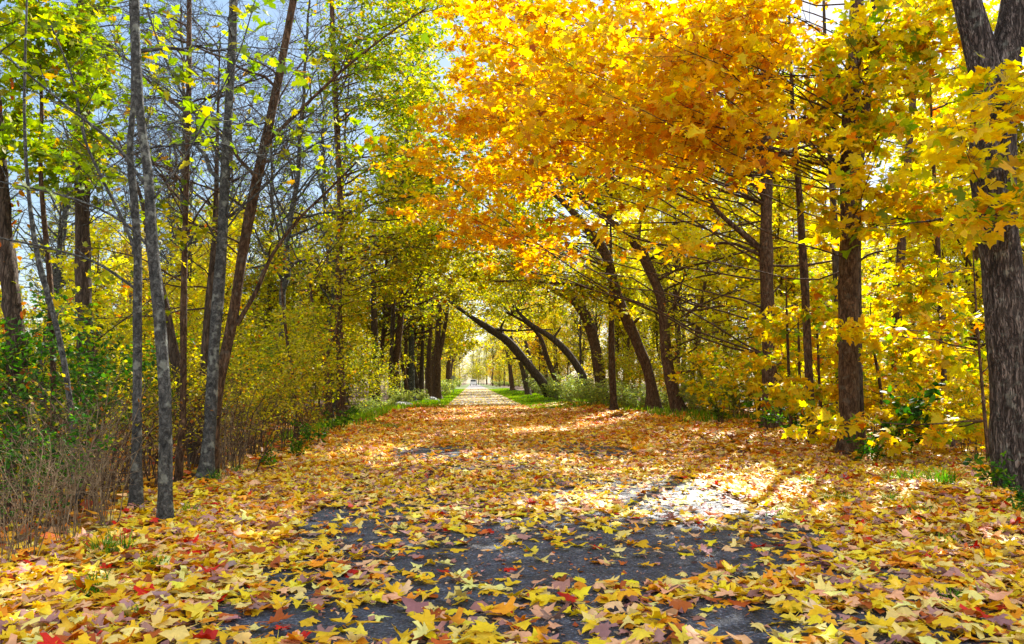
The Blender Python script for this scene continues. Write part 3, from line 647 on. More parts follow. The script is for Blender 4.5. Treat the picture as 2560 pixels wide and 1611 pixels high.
PT = [proto('t', M_BROWNBARK, 16, 1.5, np.random.default_rng(80 + i), .24, 60, 2.7, lf(p_, 3, .13), rad=.16) for i, p_ in enumerate((YGRN, YGRN + GRNY[:2], YEL))]
kT = [(PT[0], 16, 'tall yellow-green leafy tree', 'tall_leafy_tree'), (PT[1], 16, 'tall light green leafy tree', 'tall_leafy_tree')]; kTY = [(PT[2], 16, 'tall yellow maple', 'tall_maple'), (PT[0], 16, 'tall yellow-green leafy tree', 'tall_leafy_tree')]
kA = [(m, 8.5, 'yellow-green leafy tree', 'leafy_tree') for m in PA]; kY = [(m, 8.5, 'bright yellow maple', 'yellow_maple') for m in PY]
kO = [(PO[0], 9, 'orange-leaved maple', 'orange_maple')]; kG = [(PG[0], 9, 'light green leafy tree', 'green_tree')]
kB = [(m, 13, 'tall bare twiggy tree', 'bare_tree') for m in PB]; kD = [(PD[0], 12, 'dark rust-leaved tree', 'rusty_tree')]
wood(24, (-16, -4.8), (16, 42), kA + kA + kY, 1, '%s in the wood left of the path, behind the slim grey trees', 'trees in the wood left of the path', .6, 1.1, hmax=.26)
wood(26, (-20, -4.6), (14, 50), kB, 2, '%s rising against the blue sky in the left wood', 'bare trees against the sky', .8, 1.15, mind=2.2)
wood(44, (-44, -9), (34, 80), kA + kO + kD + kY, 3, '%s far back in the left wood under the open sky', 'far trees of the left wood', .7, 1.2, hmax=.2)
wood(26, (7.5, 20), (13, 30), kY + kY + kA, 4, '%s behind the brown maples right of the path', 'trees behind the right-hand maples', .6, 1.0)
wood(50, (9, 40), (28, 80), kY + kA + kD + kB + kO, 5, '%s far back in the right wood', 'far trees of the right wood', .8, 1.25)
wood(8, (-4.6, -3.2), (34, 66), kT, 6, '%s lining the left of the path beyond the leafy-trunked tree', 'tall trees lining the path on the left', .75, 1.1, mind=2.0)
wood(9, (8.5, 13), (26, 62), kTY, 10, '%s behind the leaning trees right of the path', 'tall trees behind the leaning trees', .8, 1.05, mind=2.5)
wood(14, (-11, -5), (40, 95), kA + kG, 11, '%s in the second row left of the far path', 'second row left of the far path', .8, 1.3, mind=2.2)
wood(18, (6.5, 12), (44, 95), kA + kY + kD, 7, '%s lining the right of the far path', 'trees lining the far path on the right', .8, 1.2, mind=2.2)
wood(24, (-10, -3.2), (66, 235), kT + kTY, 8, '%s at the far end of the leafy tunnel, left side', 'trees closing the far end on the left', .8, 1.1, mind=3.5)
wood(24, (4.2, 11), (66, 235), kTY + kO, 9, '%s at the far end of the leafy tunnel, right side', 'trees closing the far end on the right', .8, 1.1, mind=3.5)
wood(30, (-30, 36), (255, 330), kT + kTY, 12, '%s beyond the road where the path ends', 'trees beyond the end of the path', .8, 1.2, mind=5)

# ---------------------------------------------------------------- shrubs and undergrowth
def shrub_proto(r, H, spread, nst, leaf, stem, sub=6, tw=4, straight=0.3, leafmat=None, srad=.006):
    a = r.uniform(0, 6.28, nst); k = 7; u = np.linspace(0, 1, k)
    rr = spread * r.uniform(.3, 1, nst); h = H * r.uniform(.6, 1.05, nst)
    b = np.stack([np.cos(a), np.sin(a)], 1) * r.uniform(0, spread * .25, (nst, 1))
    Pt = np.zeros((nst, k, 3))
    Pt[:, :, 0] = b[:, :1] + (np.cos(a) * rr)[:, None] * (straight * u + (1 - straight) * u**2)
    Pt[:, :, 1] = b[:, 1:] + (np.sin(a) * rr)[:, None] * (straight * u + (1 - straight) * u**2)
    Pt[:, :, 2] = h[:, None] * (u * 1.25 - .25 * u**2)
    Pt[:, 1:] += np.cumsum(r.normal(0, .02 * H, (nst, k - 1, 3)), 1)
    R = srad * r.uniform(.6, 1.5, (nst, 1)) * (1 - .7 * u)[None]
    mb = MB(); mb.add(*_q(tubes(Pt, R, 4)))
    Q, Rq = kids(Pt, R, sub, H * .32, t0=.2, flat=.3, k=4, r=r, bend=.1, minr=.002); mb.add(*_q(tubes(Q, Rq, 3)))
    W, Rw = kids(Q, Rq, tw, H * .14, t0=.2, flat=.3, k=3, r=r, minr=.0015); mb.add(*_q(tubes(W, Rw, 3)))
    me = [mb.mesh('stem', stem, smooth=True)]
    if leaf:
        cr = MB(); A = np.concatenate([W, Q[:, 1:4]])
        pos, aa, nm, sz = leaf_on(A, leaf['n'], leaf['size'], leaf.get('tilt', .6), r)
        c, _ = pick(leaf['pal'], len(pos), r)
        cr.add(*leaves(pos, aa, nm, sz, c, leaf['tpl'], .3, r)); me.append(cr.mesh('foliage', leafmat or M_LEAFB))
    return me

R_ = np.random.default_rng
SG = [shrub_proto(R_(100 + i), 1.9, 1.0, 9, lf(GREEN, 4, .065, T_OVAL), M_BROWNBARK, 8, 5) for i in range(2)]
SY = [shrub_proto(R_(110 + i), 2.4, 1.2, 10, lf(YGRN, 4, .075, T_LOW), M_BROWNBARK, 8, 5) for i in range(2)]
SB = [shrub_proto(R_(120 + i), 1.2, 1.1, 11, lf(RUST + YGRN[:2], .7 if False else 1, .05, T_LOW), M_BRAMBLE, 4, 2, srad=.008) for i in range(3)]
SW = [shrub_proto(R_(130 + i), 1.0, .45, 14, None, M_STRAW, 4, 3, .6, srad=.004) for i in range(2)]
SP = [shrub_proto(R_(140 + i), .9, .6, 16, lf(PALEG, 4, .07, T_LOW), M_STRAW, 5, 3) for i in range(2)]
SM = [shrub_proto(R_(150 + i), 1.5, .9, 7, lf(MIXR, 3, .10, T_MID), M_BROWNBARK, 6, 4) for i in range(2)]
SV = [shrub_proto(R_(160 + i), .55, .35, 7, lf(GREEN, 3, .075, T_OVAL), M_BROWNBARK, 4, 2) for i in range(2)]
sf = ('stem', 'foliage')

def put(pm, px, d, s, name, label, cat, group=None, parts=sf, rz=None):
    x, y = P(px, HZ, d)[:2]
    return plant(name, pm, (x, y, float(gz(x, y)) - .03), pr.uniform(0, 6.28) if rz is None else rz, s, label, cat, group, parts)

for i, (px, d, s, lb) in enumerate([(30, 9.2, 1.0, 'bright green leafy shrub at the left edge below the vine-hung trunk'), (120, 9.6, 1.1, 'tall bright green shrub around the bent sapling at the left'),
        (205, 11, 1.05, 'bright green shrub at the foot of the dark rough-barked tree'), (-20, 7.4, .7, 'low green shrub cut off by the left edge'), (310, 14, .8, 'green shrub behind the slim straight grey tree'),
        (430, 15, .7, 'small green shrub seen between the brown pole tree and the leaning grey tree'), (85, 7.6, .85, 'bright green shrub in front of the bent sapling'), (60, 5.4, .5, 'small green shrub low at the left edge among dry weed stalks'), (520, 15, .9, 'green shrub right behind the straight light grey tree')]):
    put(SG[i % 2], px, d, s, 'green_shrub', lb, 'shrub', 'green shrubs at the left')
for i, (px, d, s, lb) in enumerate([(600, 13, .8, 'yellow-green shrub right of the close pair of trees'), (680, 15.5, 1.0, 'yellow-green shrub among bare stems left of the forked brown tree'), (745, 18, 1.0, 'yellow-green shrub around the forked brown tree'),
        (840, 27, 1.0, 'yellow-green shrub between the leafy-trunked tree and the far row'), (560, 17, 1.0, 'yellow-green shrub seen behind the close pair of trees'), (640, 21, 1.3, 'large yellow-green shrub deep behind the left undergrowth'),
        (900, 33, .9, 'small yellow-green shrub at the start of the far left row'), (540, 9.8, .5, 'small yellow-green shrub just right of the close pair of trees'), (620, 11, .55, 'small yellow-green shrub among brambles at the left litter edge'), (690, 13.2, .6, 'small yellow-green shrub at the left litter edge, second from the forked brown tree'), (350, 9.5, .6, 'small yellow-green shrub between the slim straight grey tree and the leaning one'), (330, 16, 1.2, 'yellow-green shrub behind the slim straight grey tree'), (440, 18, 1.2, 'yellow-green shrub behind the brown pole tree')]):
    put(SY[i % 2], px, d, s, 'yellow_shrub', lb, 'shrub', 'yellow-green shrubs in the left undergrowth')
BL = 'tangle of bare brown bramble stems in the left undergrowth'
for i, (px, d, s) in enumerate([(250, 6.6, .9), (300, 7.6, 1.0), (360, 7.2, .7), (180, 7.4, 1.0), (450, 9.4, .8), (120, 6.4, .9), (40, 7.0, .9), (560, 9.2, .9), (610, 10.5, .9), (540, 10.8, 1.1), (670, 12.5, .7), (60, 6.2, .7), (720, 15, .7), (390, 9, 1.0), (250, 8.5, 1.1), (590, 12.2, 1.0)]):
    put(SB[i % 3], px, d, s, 'bramble_thicket', BL, 'bramble', 'bare bramble tangles')
for i, (px, d, s) in enumerate([(90, 4.6, .75), (180, 5.0, .85), (30, 4.4, .6), (270, 5.6, .75), (225, 6.0, 1.0), (140, 5.6, .9), (530, 8.6, .9), (560, 9.4, .8)]):
    put(SW[i % 2], px, d, s, 'dry_weed', 'clump of pale dry weed stalks at the left litter edge', 'dry weeds', 'dry weed stalks', ('stem',))
for i, (px, d, s) in enumerate([(1335, 33, 1.0), (1365, 31, 1.0), (1310, 38, 1.0), (1395, 29, 1.0), (1290, 44, 1.1), (1270, 52, 1.2), (1425, 28, 1.0), (1470, 26, 1.0), (1500, 25, .9), (1245, 64, 1.3), (1340, 36, 1.3), (1650, 20, 1.0), (1690, 19, 1.0), (1730, 18, 1.1), (1640, 23, 1.2), (1565, 24, 1.0)]):
    put(SP[i % 2], px, d, s, 'pale_weed', 'bushy pale green weed at the foot of the leaning trees right of the path', 'weed', 'pale weeds under the leaning trees')
r = np.random.default_rng(31)
for i in range(46):
    y = r.uniform(13, 34); x = r.uniform(5.6, 17)
    plant('yellow_shrub', (SY + SM)[i % 4], (x, y, float(gz(x, y)) - .03), r.uniform(0, 6.28), r.uniform(.7, 1.3), 'yellow-green understory shrub in the wood behind the right-hand maples', 'shrub', 'understory shrubs of the right wood', sf)
for i in range(40):
    y = r.uniform(15, 36); x = r.uniform(-16, -4.4)
    plant('yellow_shrub', (SY + SG[:1])[i % 3], (x, y, float(gz(x, y)) - .03), r.uniform(0, 6.28), r.uniform(.7, 1.2), 'understory shrub deep in the left wood', 'shrub', 'understory shrubs of the left wood', sf)
for i in range(70):
    y = r.uniform(50, 240); L_ = i % 2 == 0; x = r.uniform(-9, -3.0) if L_ else r.uniform(4.2, 10.5)
    plant('yellow_shrub', (SY + SP)[i % 4], (x, y, float(gz(x, y)) - .03), r.uniform(0, 6.28), r.uniform(1.1, 2.0), 'shrub beside the far lit stretch of the path, %s' % ('left side' if L_ else 'right side'), 'shrub', 'shrubs along the far path', sf)
for i in range(26):
    y = r.uniform(255, 300); x = r.uniform(-16, 18)
    plant('yellow_shrub', SY[i % 2], (x, y, float(gz(x, y)) - .03), r.uniform(0, 6.28), r.uniform(1.8, 3.0), 'tall shrub in the hedge beyond the end of the path', 'shrub', 'hedge beyond the end of the path', sf)
for i, (px, d, s) in enumerate([(930, 35, .9), (880, 30, .8), (960, 38, .8), (850, 26, .7), (1045, 55, 1.2), (1055, 68, 1.4), (910, 32, .6), (990, 41, .7)]):
    put(SP[i % 2], px, d, s, 'pale_weed', 'low green weed along the far left verge', 'weed', 'weeds on the far left verge')
for i, (px, d, s) in enumerate([(1750, 17.5, 1.0), (1850, 16.6, 1.1), (1930, 13.5, .9), (2050, 12, .8), (2130, 11.4, .9), (2180, 10.2, .7), (2250, 9.6, .8), (2290, 9.0, .6), (2160, 13.5, 1.2), (1980, 16, 1.4), (1880, 18, 1.4), (1700, 16.5, 1.0), (2080, 16, 1.6), (2240, 13, 1.6)]):
    put(SM[i % 2], px, d, s, 'maple_seedling', 'low bushy yellow maple seedling under the right-hand maples', 'seedling', 'maple seedlings under the maples')
for i, (px, d, s, lb) in enumerate([(2090, 9.3, 1.5, 'dark green leafy seedling right of the stoutest brown maple'), (1815, 13.2, 1.1, 'dark green ground shrub at the foot of the limb-spreading maple'), (1870, 12, 1.0, 'dark green ground shrub in front of the slim maple'),
        (2040, 9.0, .7, 'low dark green plant at the base of the stoutest brown maple'), (2420, 5.3, .5, 'dark green plant at the foot of the grey ridged tree'), (2330, 6.4, .7, 'small green plant just left of the grey ridged tree'),
        (690, 10.6, .6, 'dark green trailing plant at the left litter edge in front of the brambles'), (740, 12.6, .8, 'dark green trailing plant at the left litter edge below the yellow shrubs'), (640, 9.6, .45, 'smallest dark green plant at the left litter edge, nearest the close pair of trees'),
        (800, 16, .9, 'dark green plant at the left litter edge below the forked brown tree'), (1700, 16.8, .8, 'dark green plant at the right litter edge, right of the leaning maples')]):
    put(SV[i % 2], px, d, s, 'green_plant', lb, 'plant', 'dark green ground plants')

# ---------------------------------------------------------------- ground, path
def graded(a, b, n, f):
    t = np.linspace(-1, 1, n); s = np.sign(t) * np.abs(t)**f
    return a + (b - a) * (s + 1) / 2
gx = np.unique(np.concatenate([np.linspace(-14, 14, 113), -14 - 500 * np.linspace(0, 1, 14)[1:]**2, 14 + 500 * np.linspace(0, 1, 14)[1:]**2]))
gy = np.unique(np.concatenate([-40 * np.linspace(0, 1, 6)[1:] - 2, np.linspace(-2, 30, 129), 30 + 900 * np.linspace(0, 1, 60)[1:]**2]))
X, Y = np.meshgrid(gx, gy); Z = gz(X, Y)
def grid(X, Y, Z):
    h, w_ = X.shape; i = (np.arange(h - 1)[:, None] * w_ + np.arange(w_ - 1)).reshape(-1)
    return np.stack([X, Y, Z], -1).reshape(-1, 3), np.stack([i, i + 1, i + w_ + 1, i + w_], 1)
m, ns, ln, pb = mat('forest_floor')
tc = ns.new('ShaderNodeTexCoord'); sx = ns.new('ShaderNodeSeparateXYZ'); ln.new(tc.outputs['Object'], sx.inputs[0])
n1 = nd(ns, 'ShaderNodeTexNoise'); n1.inputs['Scale'].default_value = 9; n1.inputs['Detail'].default_value = 9; n1.inputs['Roughness'].default_value = .7
ln.new(tc.outputs['Object'], n1.inputs['Vector'])
r1 = ramp(ns, [(.3, (.022, .013, .007)), (.48, (.085, .04, .012)), (.6, (.16, .075, .016)), (.75, (.25, .13, .03))]); ln.new(n1.outputs[0], r1.inputs[0])
n2 = nd(ns, 'ShaderNodeTexNoise'); n2.inputs['Scale'].default_value = 14; n2.inputs['Detail'].default_value = 6; ln.new(tc.outputs['Object'], n2.inputs['Vector'])
r2 = ramp(ns, [(.3, (.05, .07, .012)), (.5, (.10, .15, .02)), (.7, (.22, .20, .05))]); ln.new(n2.outputs[0], r2.inputs[0])
gm = nd(ns, 'ShaderNodeMapRange'); gm.inputs[1].default_value = 28; gm.inputs[2].default_value = 36; ln.new(sx.outputs[1], gm.inputs[0])
ax = nd(ns, 'ShaderNodeMath', operation='ADD'); ax.inputs[1].default_value = -.5; ln.new(sx.outputs[0], ax.inputs[0])
ab = nd(ns, 'ShaderNodeMath', operation='ABSOLUTE'); ln.new(ax.outputs[0], ab.inputs[0])
gm2 = nd(ns, 'ShaderNodeMapRange'); gm2.inputs[1].default_value = 5.5; gm2.inputs[2].default_value = 3.8; ln.new(ab.outputs[0], gm2.inputs[0])
mm = nd(ns, 'ShaderNodeMath', operation='MULTIPLY'); ln.new(gm.outputs[0], mm.inputs[0]); ln.new(gm2.outputs[0], mm.inputs[1])
mx = nd(ns, 'ShaderNodeMix', data_type='RGBA'); ln.new(mm.outputs[0], mx.inputs[0]); ln.new(r1.outputs[0], mx.inputs[6]); ln.new(r2.outputs[0], mx.inputs[7])
ln.new(mx.outputs[2], pb.inputs['Base Color']); pb.inputs['Roughness'].default_value = .95
bp = ns.new('ShaderNodeBump'); bp.inputs['Strength'].default_value = .8; bp.inputs['Distance'].default_value = .05; ln.new(n1.outputs[0], bp.inputs['Height']); ln.new(bp.outputs[0], pb.inputs['Normal'])
V, Fq = grid(X, Y, Z)
g = link('ground', MB().add(V, F4=Fq).mesh('ground', m, smooth=True)); tag(g, 'forest floor under the trees on both sides of the path', kind='structure')

m, ns, ln, pb = mat('path_asphalt')
tc = ns.new('ShaderNodeTexCoord'); sx = ns.new('ShaderNodeSeparateXYZ'); ln.new(tc.outputs['Object'], sx.inputs[0])
n1 = nd(ns, 'ShaderNodeTexNoise'); n1.inputs['Scale'].default_value = 55; n1.inputs['Detail'].default_value = 3; n1.inputs['Roughness'].default_value = .8; ln.new(tc.outputs['Object'], n1.inputs['Vector'])
v1 = nd(ns, 'ShaderNodeTexVoronoi'); v1.inputs['Scale'].default_value = 70; ln.new(tc.outputs['Object'], v1.inputs['Vector'])
n3 = nd(ns, 'ShaderNodeTexNoise'); n3.inputs['Scale'].default_value = 1.7; n3.inputs['Detail'].default_value = 5; ln.new(tc.outputs['Object'], n3.inputs['Vector'])
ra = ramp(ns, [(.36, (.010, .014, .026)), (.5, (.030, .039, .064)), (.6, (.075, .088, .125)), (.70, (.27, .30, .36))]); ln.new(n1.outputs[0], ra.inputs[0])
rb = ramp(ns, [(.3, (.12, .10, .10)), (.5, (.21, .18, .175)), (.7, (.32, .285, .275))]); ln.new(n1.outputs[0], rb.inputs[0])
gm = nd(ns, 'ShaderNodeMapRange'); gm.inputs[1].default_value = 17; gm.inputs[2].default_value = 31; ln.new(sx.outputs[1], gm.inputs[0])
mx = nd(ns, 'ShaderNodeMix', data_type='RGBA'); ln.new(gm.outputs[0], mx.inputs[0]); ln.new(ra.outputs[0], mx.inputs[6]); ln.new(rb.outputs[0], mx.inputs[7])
r3 = ramp(ns, [(.3, (.75, .75, .75)), (.7, (1.2, 1.2, 1.2))]); ln.new(n3.outputs[0], r3.inputs[0])
m2 = nd(ns, 'ShaderNodeMix', data_type='RGBA', blend_type='MULTIPLY'); m2.inputs[0].default_value = 1; ln.new(mx.outputs[2], m2.inputs[6]); ln.new(r3.outputs[0], m2.inputs[7])
v2 = nd(ns, 'ShaderNodeTexVoronoi', feature='DISTANCE_TO_EDGE'); v2.inputs['Scale'].default_value = .55
n4 = nd(ns, 'ShaderNodeTexNoise'); n4.inputs['Scale'].default_value = 4; n4.inputs['Detail'].default_value = 5; ln.new(tc.outputs['Object'], n4.inputs['Vector'])
va = nd(ns, 'ShaderNodeVectorMath', operation='MULTIPLY_ADD'); va.inputs[1].default_value = (.45,) * 3; ln.new(n4.outputs['Color'], va.inputs[0]); ln.new(tc.outputs['Object'], va.inputs[2]); ln.new(va.outputs[0], v2.inputs['Vector'])
ck = nd(ns, 'ShaderNodeMapRange'); ck.inputs[1].default_value = .004; ck.inputs[2].default_value = .012; ck.inputs[3].default_value = .25; ln.new(v2.outputs['Distance'], ck.inputs[0])
dm = nd(ns, 'ShaderNodeMapRange'); dm.inputs[1].default_value = .42; dm.inputs[2].default_value = .5; dm.inputs[3].default_value = .62; ln.new(n4.outputs[0], dm.inputs[0])
cm = nd(ns, 'ShaderNodeMath', operation='MULTIPLY'); ln.new(ck.outputs[0], cm.inputs[0]); ln.new(dm.outputs[0], cm.inputs[1])
m3 = nd(ns, 'ShaderNodeMix', data_type='RGBA', blend_type='MULTIPLY'); m3.inputs[0].default_value = 1; ln.new(m2.outputs[2], m3.inputs[6]); ln.new(cm.outputs[0], m3.inputs[7])
ln.new(m3.outputs[2], pb.inputs['Base Color']); pb.inputs['Roughness'].default_value = .62; pb.inputs['Specular IOR Level'].default_value = .4
bp = ns.new('ShaderNodeBump'); bp.inputs['Strength'].default_value = .7; bp.inputs['Distance'].default_value = .008; ln.new(v1.outputs['Distance'], bp.inputs['Height']); ln.new(bp.outputs[0], pb.inputs['Normal'])
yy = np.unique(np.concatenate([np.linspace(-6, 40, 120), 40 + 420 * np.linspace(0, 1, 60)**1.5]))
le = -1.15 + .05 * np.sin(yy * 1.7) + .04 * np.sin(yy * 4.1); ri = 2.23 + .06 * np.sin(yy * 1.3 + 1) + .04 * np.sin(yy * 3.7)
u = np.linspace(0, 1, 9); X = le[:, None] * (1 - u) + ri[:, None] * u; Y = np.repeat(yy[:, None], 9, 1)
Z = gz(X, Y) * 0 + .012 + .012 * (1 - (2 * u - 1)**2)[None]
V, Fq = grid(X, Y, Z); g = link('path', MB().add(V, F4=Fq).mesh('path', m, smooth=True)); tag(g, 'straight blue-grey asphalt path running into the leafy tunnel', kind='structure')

# ---------------------------------------------------------------- fallen leaves
FALL = [(.98, .86, .50, 3.2), (.98, .79, .12, 5.6), (.97, .62, .10, 1.7), (.72, .36, .12, 1.0), (.68, .50, .47, 1.7), (.95, .72, .54, 1.8), (.80, .14, .07, .3), (.94, .84, .26, .9)]
FNAME = ['pale cream-yellow', 'golden yellow', 'orange', 'rusty brown', 'mauve-brown curled', 'tan', 'dark red', 'greenish yellow']
FFAR = [(.97, .68, .12, 3), (.95, .55, .09, 2.2), (.76, .36, .09, 1.3), (.98, .80, .22, 3), (.70, .27, .10, .7), (.94, .74, .52, 1), (.85, .24, .07, .3)]
fr = np.random.default_rng(77)
def cover(x, y):
    """How thickly leaves lie: gaps on the asphalt, full at the sides."""
    px, py, _ = proj(np.stack([x, y, 0 * x], 1))
    onp = (x > -1.2) & (x < 2.3)
    n = .5 + .25 * np.sin(2.3 * x + 1.1 * y) + .2 * np.sin(-1.9 * x + 2.3 * y + 2) + .2 * np.sin(5.1 * x + 3.7 * y) * np.sin(4.3 * x - 2.9 * y)
    c = np.where(onp, np.where(y < 12, .14 + .62 * np.clip(n, 0, 1), .5 + .6 * np.clip(n, 0, 1)), 1.0)
    for (x0, y0, x1, y1, k) in [(1020, 1215, 1720, 1395, .26), (1450, 1130, 1780, 1230, .24), (1300, 1260, 1900, 1385, .34), (690, 1205, 900, 1300, .4), (640, 1340, 830, 1420, .45), (540, 1440, 1000, 1530, .28), (1590, 1435, 1870, 1530, .22), (780, 1260, 1250, 1350, .5), (1000, 1390, 1180, 1450, .4), (960, 1050, 1140, 1090, .5), (1300, 1040, 1500, 1080, .5)]:
        e = ((px - (x0 + x1) / 2) / ((x1 - x0) / 2))**2 + ((py - (y0 + y1) / 2) / ((y1 - y0) / 2))**2
        c = np.where(onp & (e < 1), c * k, c)
    return c
def litter(n, x0, x1, y0, y1, size, tpl, pal, tilt, pile, curl, covered=True, ypow=1.0):
    x = fr.uniform(x0, x1, n); y = y0 + (y1 - y0) * fr.random(n)**ypow
    if covered:
        k = fr.random(n) < cover(x, y); x, y = x[k], y[k]
    n = len(x); onp = (x > -1.2) & (x < 2.3)
    z = np.where(onp, .030, gz(x, y) + .012) + np.abs(fr.normal(0, pile, n)) * np.where(onp, .5, 1)
    a = fr.uniform(0, 6.283, n)
    t = (tilt * np.where(onp, .65, 1))[:, None]
    nm = nrm(UP + fr.normal(size=(n, 3)) * t)
    tip = np.stack([np.cos(a), np.sin(a), fr.normal(0, .15, n)], 1)
    sz = size * fr.uniform(.62, 1.25, n)
    c, i = pick(pal, n, fr, .14)
    cu = curl * np.where(i == 4, 1.6, 1.0)
    p = np.stack([x, y, z], 1) - nrm(tip) * (sz * .35)[:, None]
    return p, tip, nm, sz, c, cu, i
A = litter(46000, -2.7, 6.2, 2.4, 10, .086, T_HIS, FALL, .24, .02, .7)
px, py, dz = proj(A[0]); sc_ = A[3] / np.maximum(dz, .3)
vis = (px > -10) & (px < 2420) & (py < 1525) & (py > 900) & (dz > 0)
order = np.argsort(-np.where(vis, sc_, -1)); top = np.zeros(len(px), bool); top[order[:300]] = True
top &= vis
A[0][top, 2] += .012
lm = MB(); s_ = ~top
V, Ft, _, C = leaves(A[0][s_], A[1][s_], A[2][s_], A[3][s_], A[4][s_], T_HIS, .5, fr); lm.add(V, Ft, None, C)
for j in np.where(top)[0]:
    q = A[0][j:j + 1]; V, Ft, _, C = leaves(q * 0, A[1][j:j + 1], A[2][j:j + 1], A[3][j:j + 1], A[4][j:j + 1], T_HIS, .55 * (1.6 if A[6][j] == 4 else 1), fr)
    V[:, 2] += max(0, (.008 if -1.2 < q[0, 0] < 2.3 else 0) - (V[:, 2].min() + q[0, 2] - (.024 if -1.2 < q[0, 0] < 2.3 else -9)))
    o = link('fallen_maple_leaf', MB().add(V, Ft, None, C).mesh('fallen_maple_leaf', M_LITTER), loc=q[0])
    f = FNAME[A[6][j]]
    w_ = 'on the asphalt' if -1.1 < q[0, 0] < 2.2 else ('in the litter left of the path' if q[0, 0] < 0 else 'in the litter right of the path')
    tag(o, '%s fallen maple leaf lying %s in front' % (f, w_), 'leaf', '%s leaves fallen %s' % (f, w_))
for B, tpl, cu in ((litter(26000, -2.9, 6.5, 9.5, 19, .115, T_MID, FALL[:6] + FFAR[:2], .24, .022, .5), T_MID, .5),
               (litter(12000, -3.0, 7.2, 13, 34, .125, T_MID, FFAR, .26, .025, .5), T_MID, .5),
               (litter(17000, -3.0, 7.2, 18, 33, .135, T_MID, FFAR, .26, .025, .5), T_MID, .5),
               (litter(7000, -1.7, 2.8, 31, 120, .14, T_LOW, FFAR[3:] + FALL[:2], .15, .005, .3, False, 1.6), T_LOW, .3)):
    V, Ft, _, C = leaves(B[0], B[1], B[2], B[3], B[4], tpl, cu, fr); lm.add(V, Ft, None, C)
B = litter(4500, -2.7, 6.2, 2.4, 12, .085, T_OVAL, FALL[1:6] + [(.62, .50, .50, 2)], .3, .024, .9)
lm.add(*leaves(B[0], B[1], B[2], B[3], B[4], T_OVAL, .9, fr))
fx = fr.uniform(-2.6, 5.5, 9000); fy = 2.4 + 8 * fr.random(9000)**1.3; fp = np.stack([fx, fy, np.where((fx > -1.2) & (fx < 2.3), .028, gz(fx, fy) + .02)], 1)
c, _ = pick(FALL[2:6], 9000, fr, .2)
lm.add(*leaves(fp, fr.normal(size=(9000, 3)) * [1, 1, .2], nrm(UP + fr.normal(size=(9000, 3)) * .35), fr.uniform(.012, .045, 9000), c, T_LOW, .6, fr))
o = link('leaf_litter', lm.mesh('leaf_litter', M_LITTER)); tag(o, 'carpet of fallen maple leaves over the path and its verges', kind='stuff')
lm = MB()
for x0, x1, y0, y1, n in ((-12, -2.6, 3, 34, 26000), (6, 16, 5, 34, 20000)):
    B = litter(n, x0, x1, y0, y1, .14, T_LOW, FFAR + RUST, .3, .03, .4, False, 1.3)
    V, Ft, _, C = leaves(B[0], B[1], B[2], B[3], B[4], T_LOW, .4, fr); lm.add(V, Ft, None, C)
o = link('woodland_leaf_litter', lm.mesh('woodland_leaf_litter', M_LITTER)); tag(o, 'rusty fallen leaves on the floor of the woods both sides', kind='stuff')

# ---------------------------------------------------------------- grass
GRS = [(.28, .50, .10, 3), (.36, .60, .12, 3), (.20, .38, .08, 2), (.50, .66, .14, 1.5)]
GLAWN = [(.44, .60, .10, 3), (.52, .66, .12, 3), (.34, .50, .09, 2), (.68, .70, .18, 1.2)]
def blades(x, y, h, wd, pal, r, lean=.35):
    n = len(x); a = r.uniform(0, 6.283, n); b = r.uniform(0, 6.283, n)
    p = np.stack([x, y, gz(x, y) - .01], 1); s = np.stack([np.cos(a), np.sin(a), 0 * a], 1) * (wd / 2)
    l = np.stack([np.cos(b), np.sin(b), 0 * b], 1) * (h * np.abs(r.normal(0, lean, n)))[:, None]
    m1 = p + UP * (h * .6)[:, None] + l * .4; t = p + UP * (h * .93)[:, None] + l
    V = np.stack([p - s, p + s, m1 - s * .7, m1 + s * .7, t], 1)
    Ft = np.array([(0, 1, 3), (0, 3, 2), (2, 3, 4)])[None] + (np.arange(n) * 5)[:, None, None]
    c, _ = pick(pal, n, r); return V.reshape(-1, 3), Ft.reshape(-1, 3), None, np.repeat(c, 5, 0)
gr = np.random.default_rng(9); gm_ = MB()
for x0, x1, y0, y1, n, h, pw in ((2.1, 4.6, 29, 110, 22000, .10, 1.8), (-3.4, -1.1, 31, 110, 16000, .11, 1.8), (-4.2, -2.5, 16, 32, 3000, .24, 1), (4.6, 6.5, 17, 40, 5000, .2, 1)):
    x = gr.uniform(x0, x1, n); y = y0 + (y1 - y0) * gr.random(n)**pw
    gm_.add(*blades(x, y, h * gr.uniform(.6, 1.3, n), .014 + .0006 * y[:, None] * np.ones((1, 1)), GLAWN, gr))
o = link('verge_grass', gm_.mesh('verge_grass', M_GRASS)); tag(o, 'bright green grass strips beside the far path', kind='stuff')
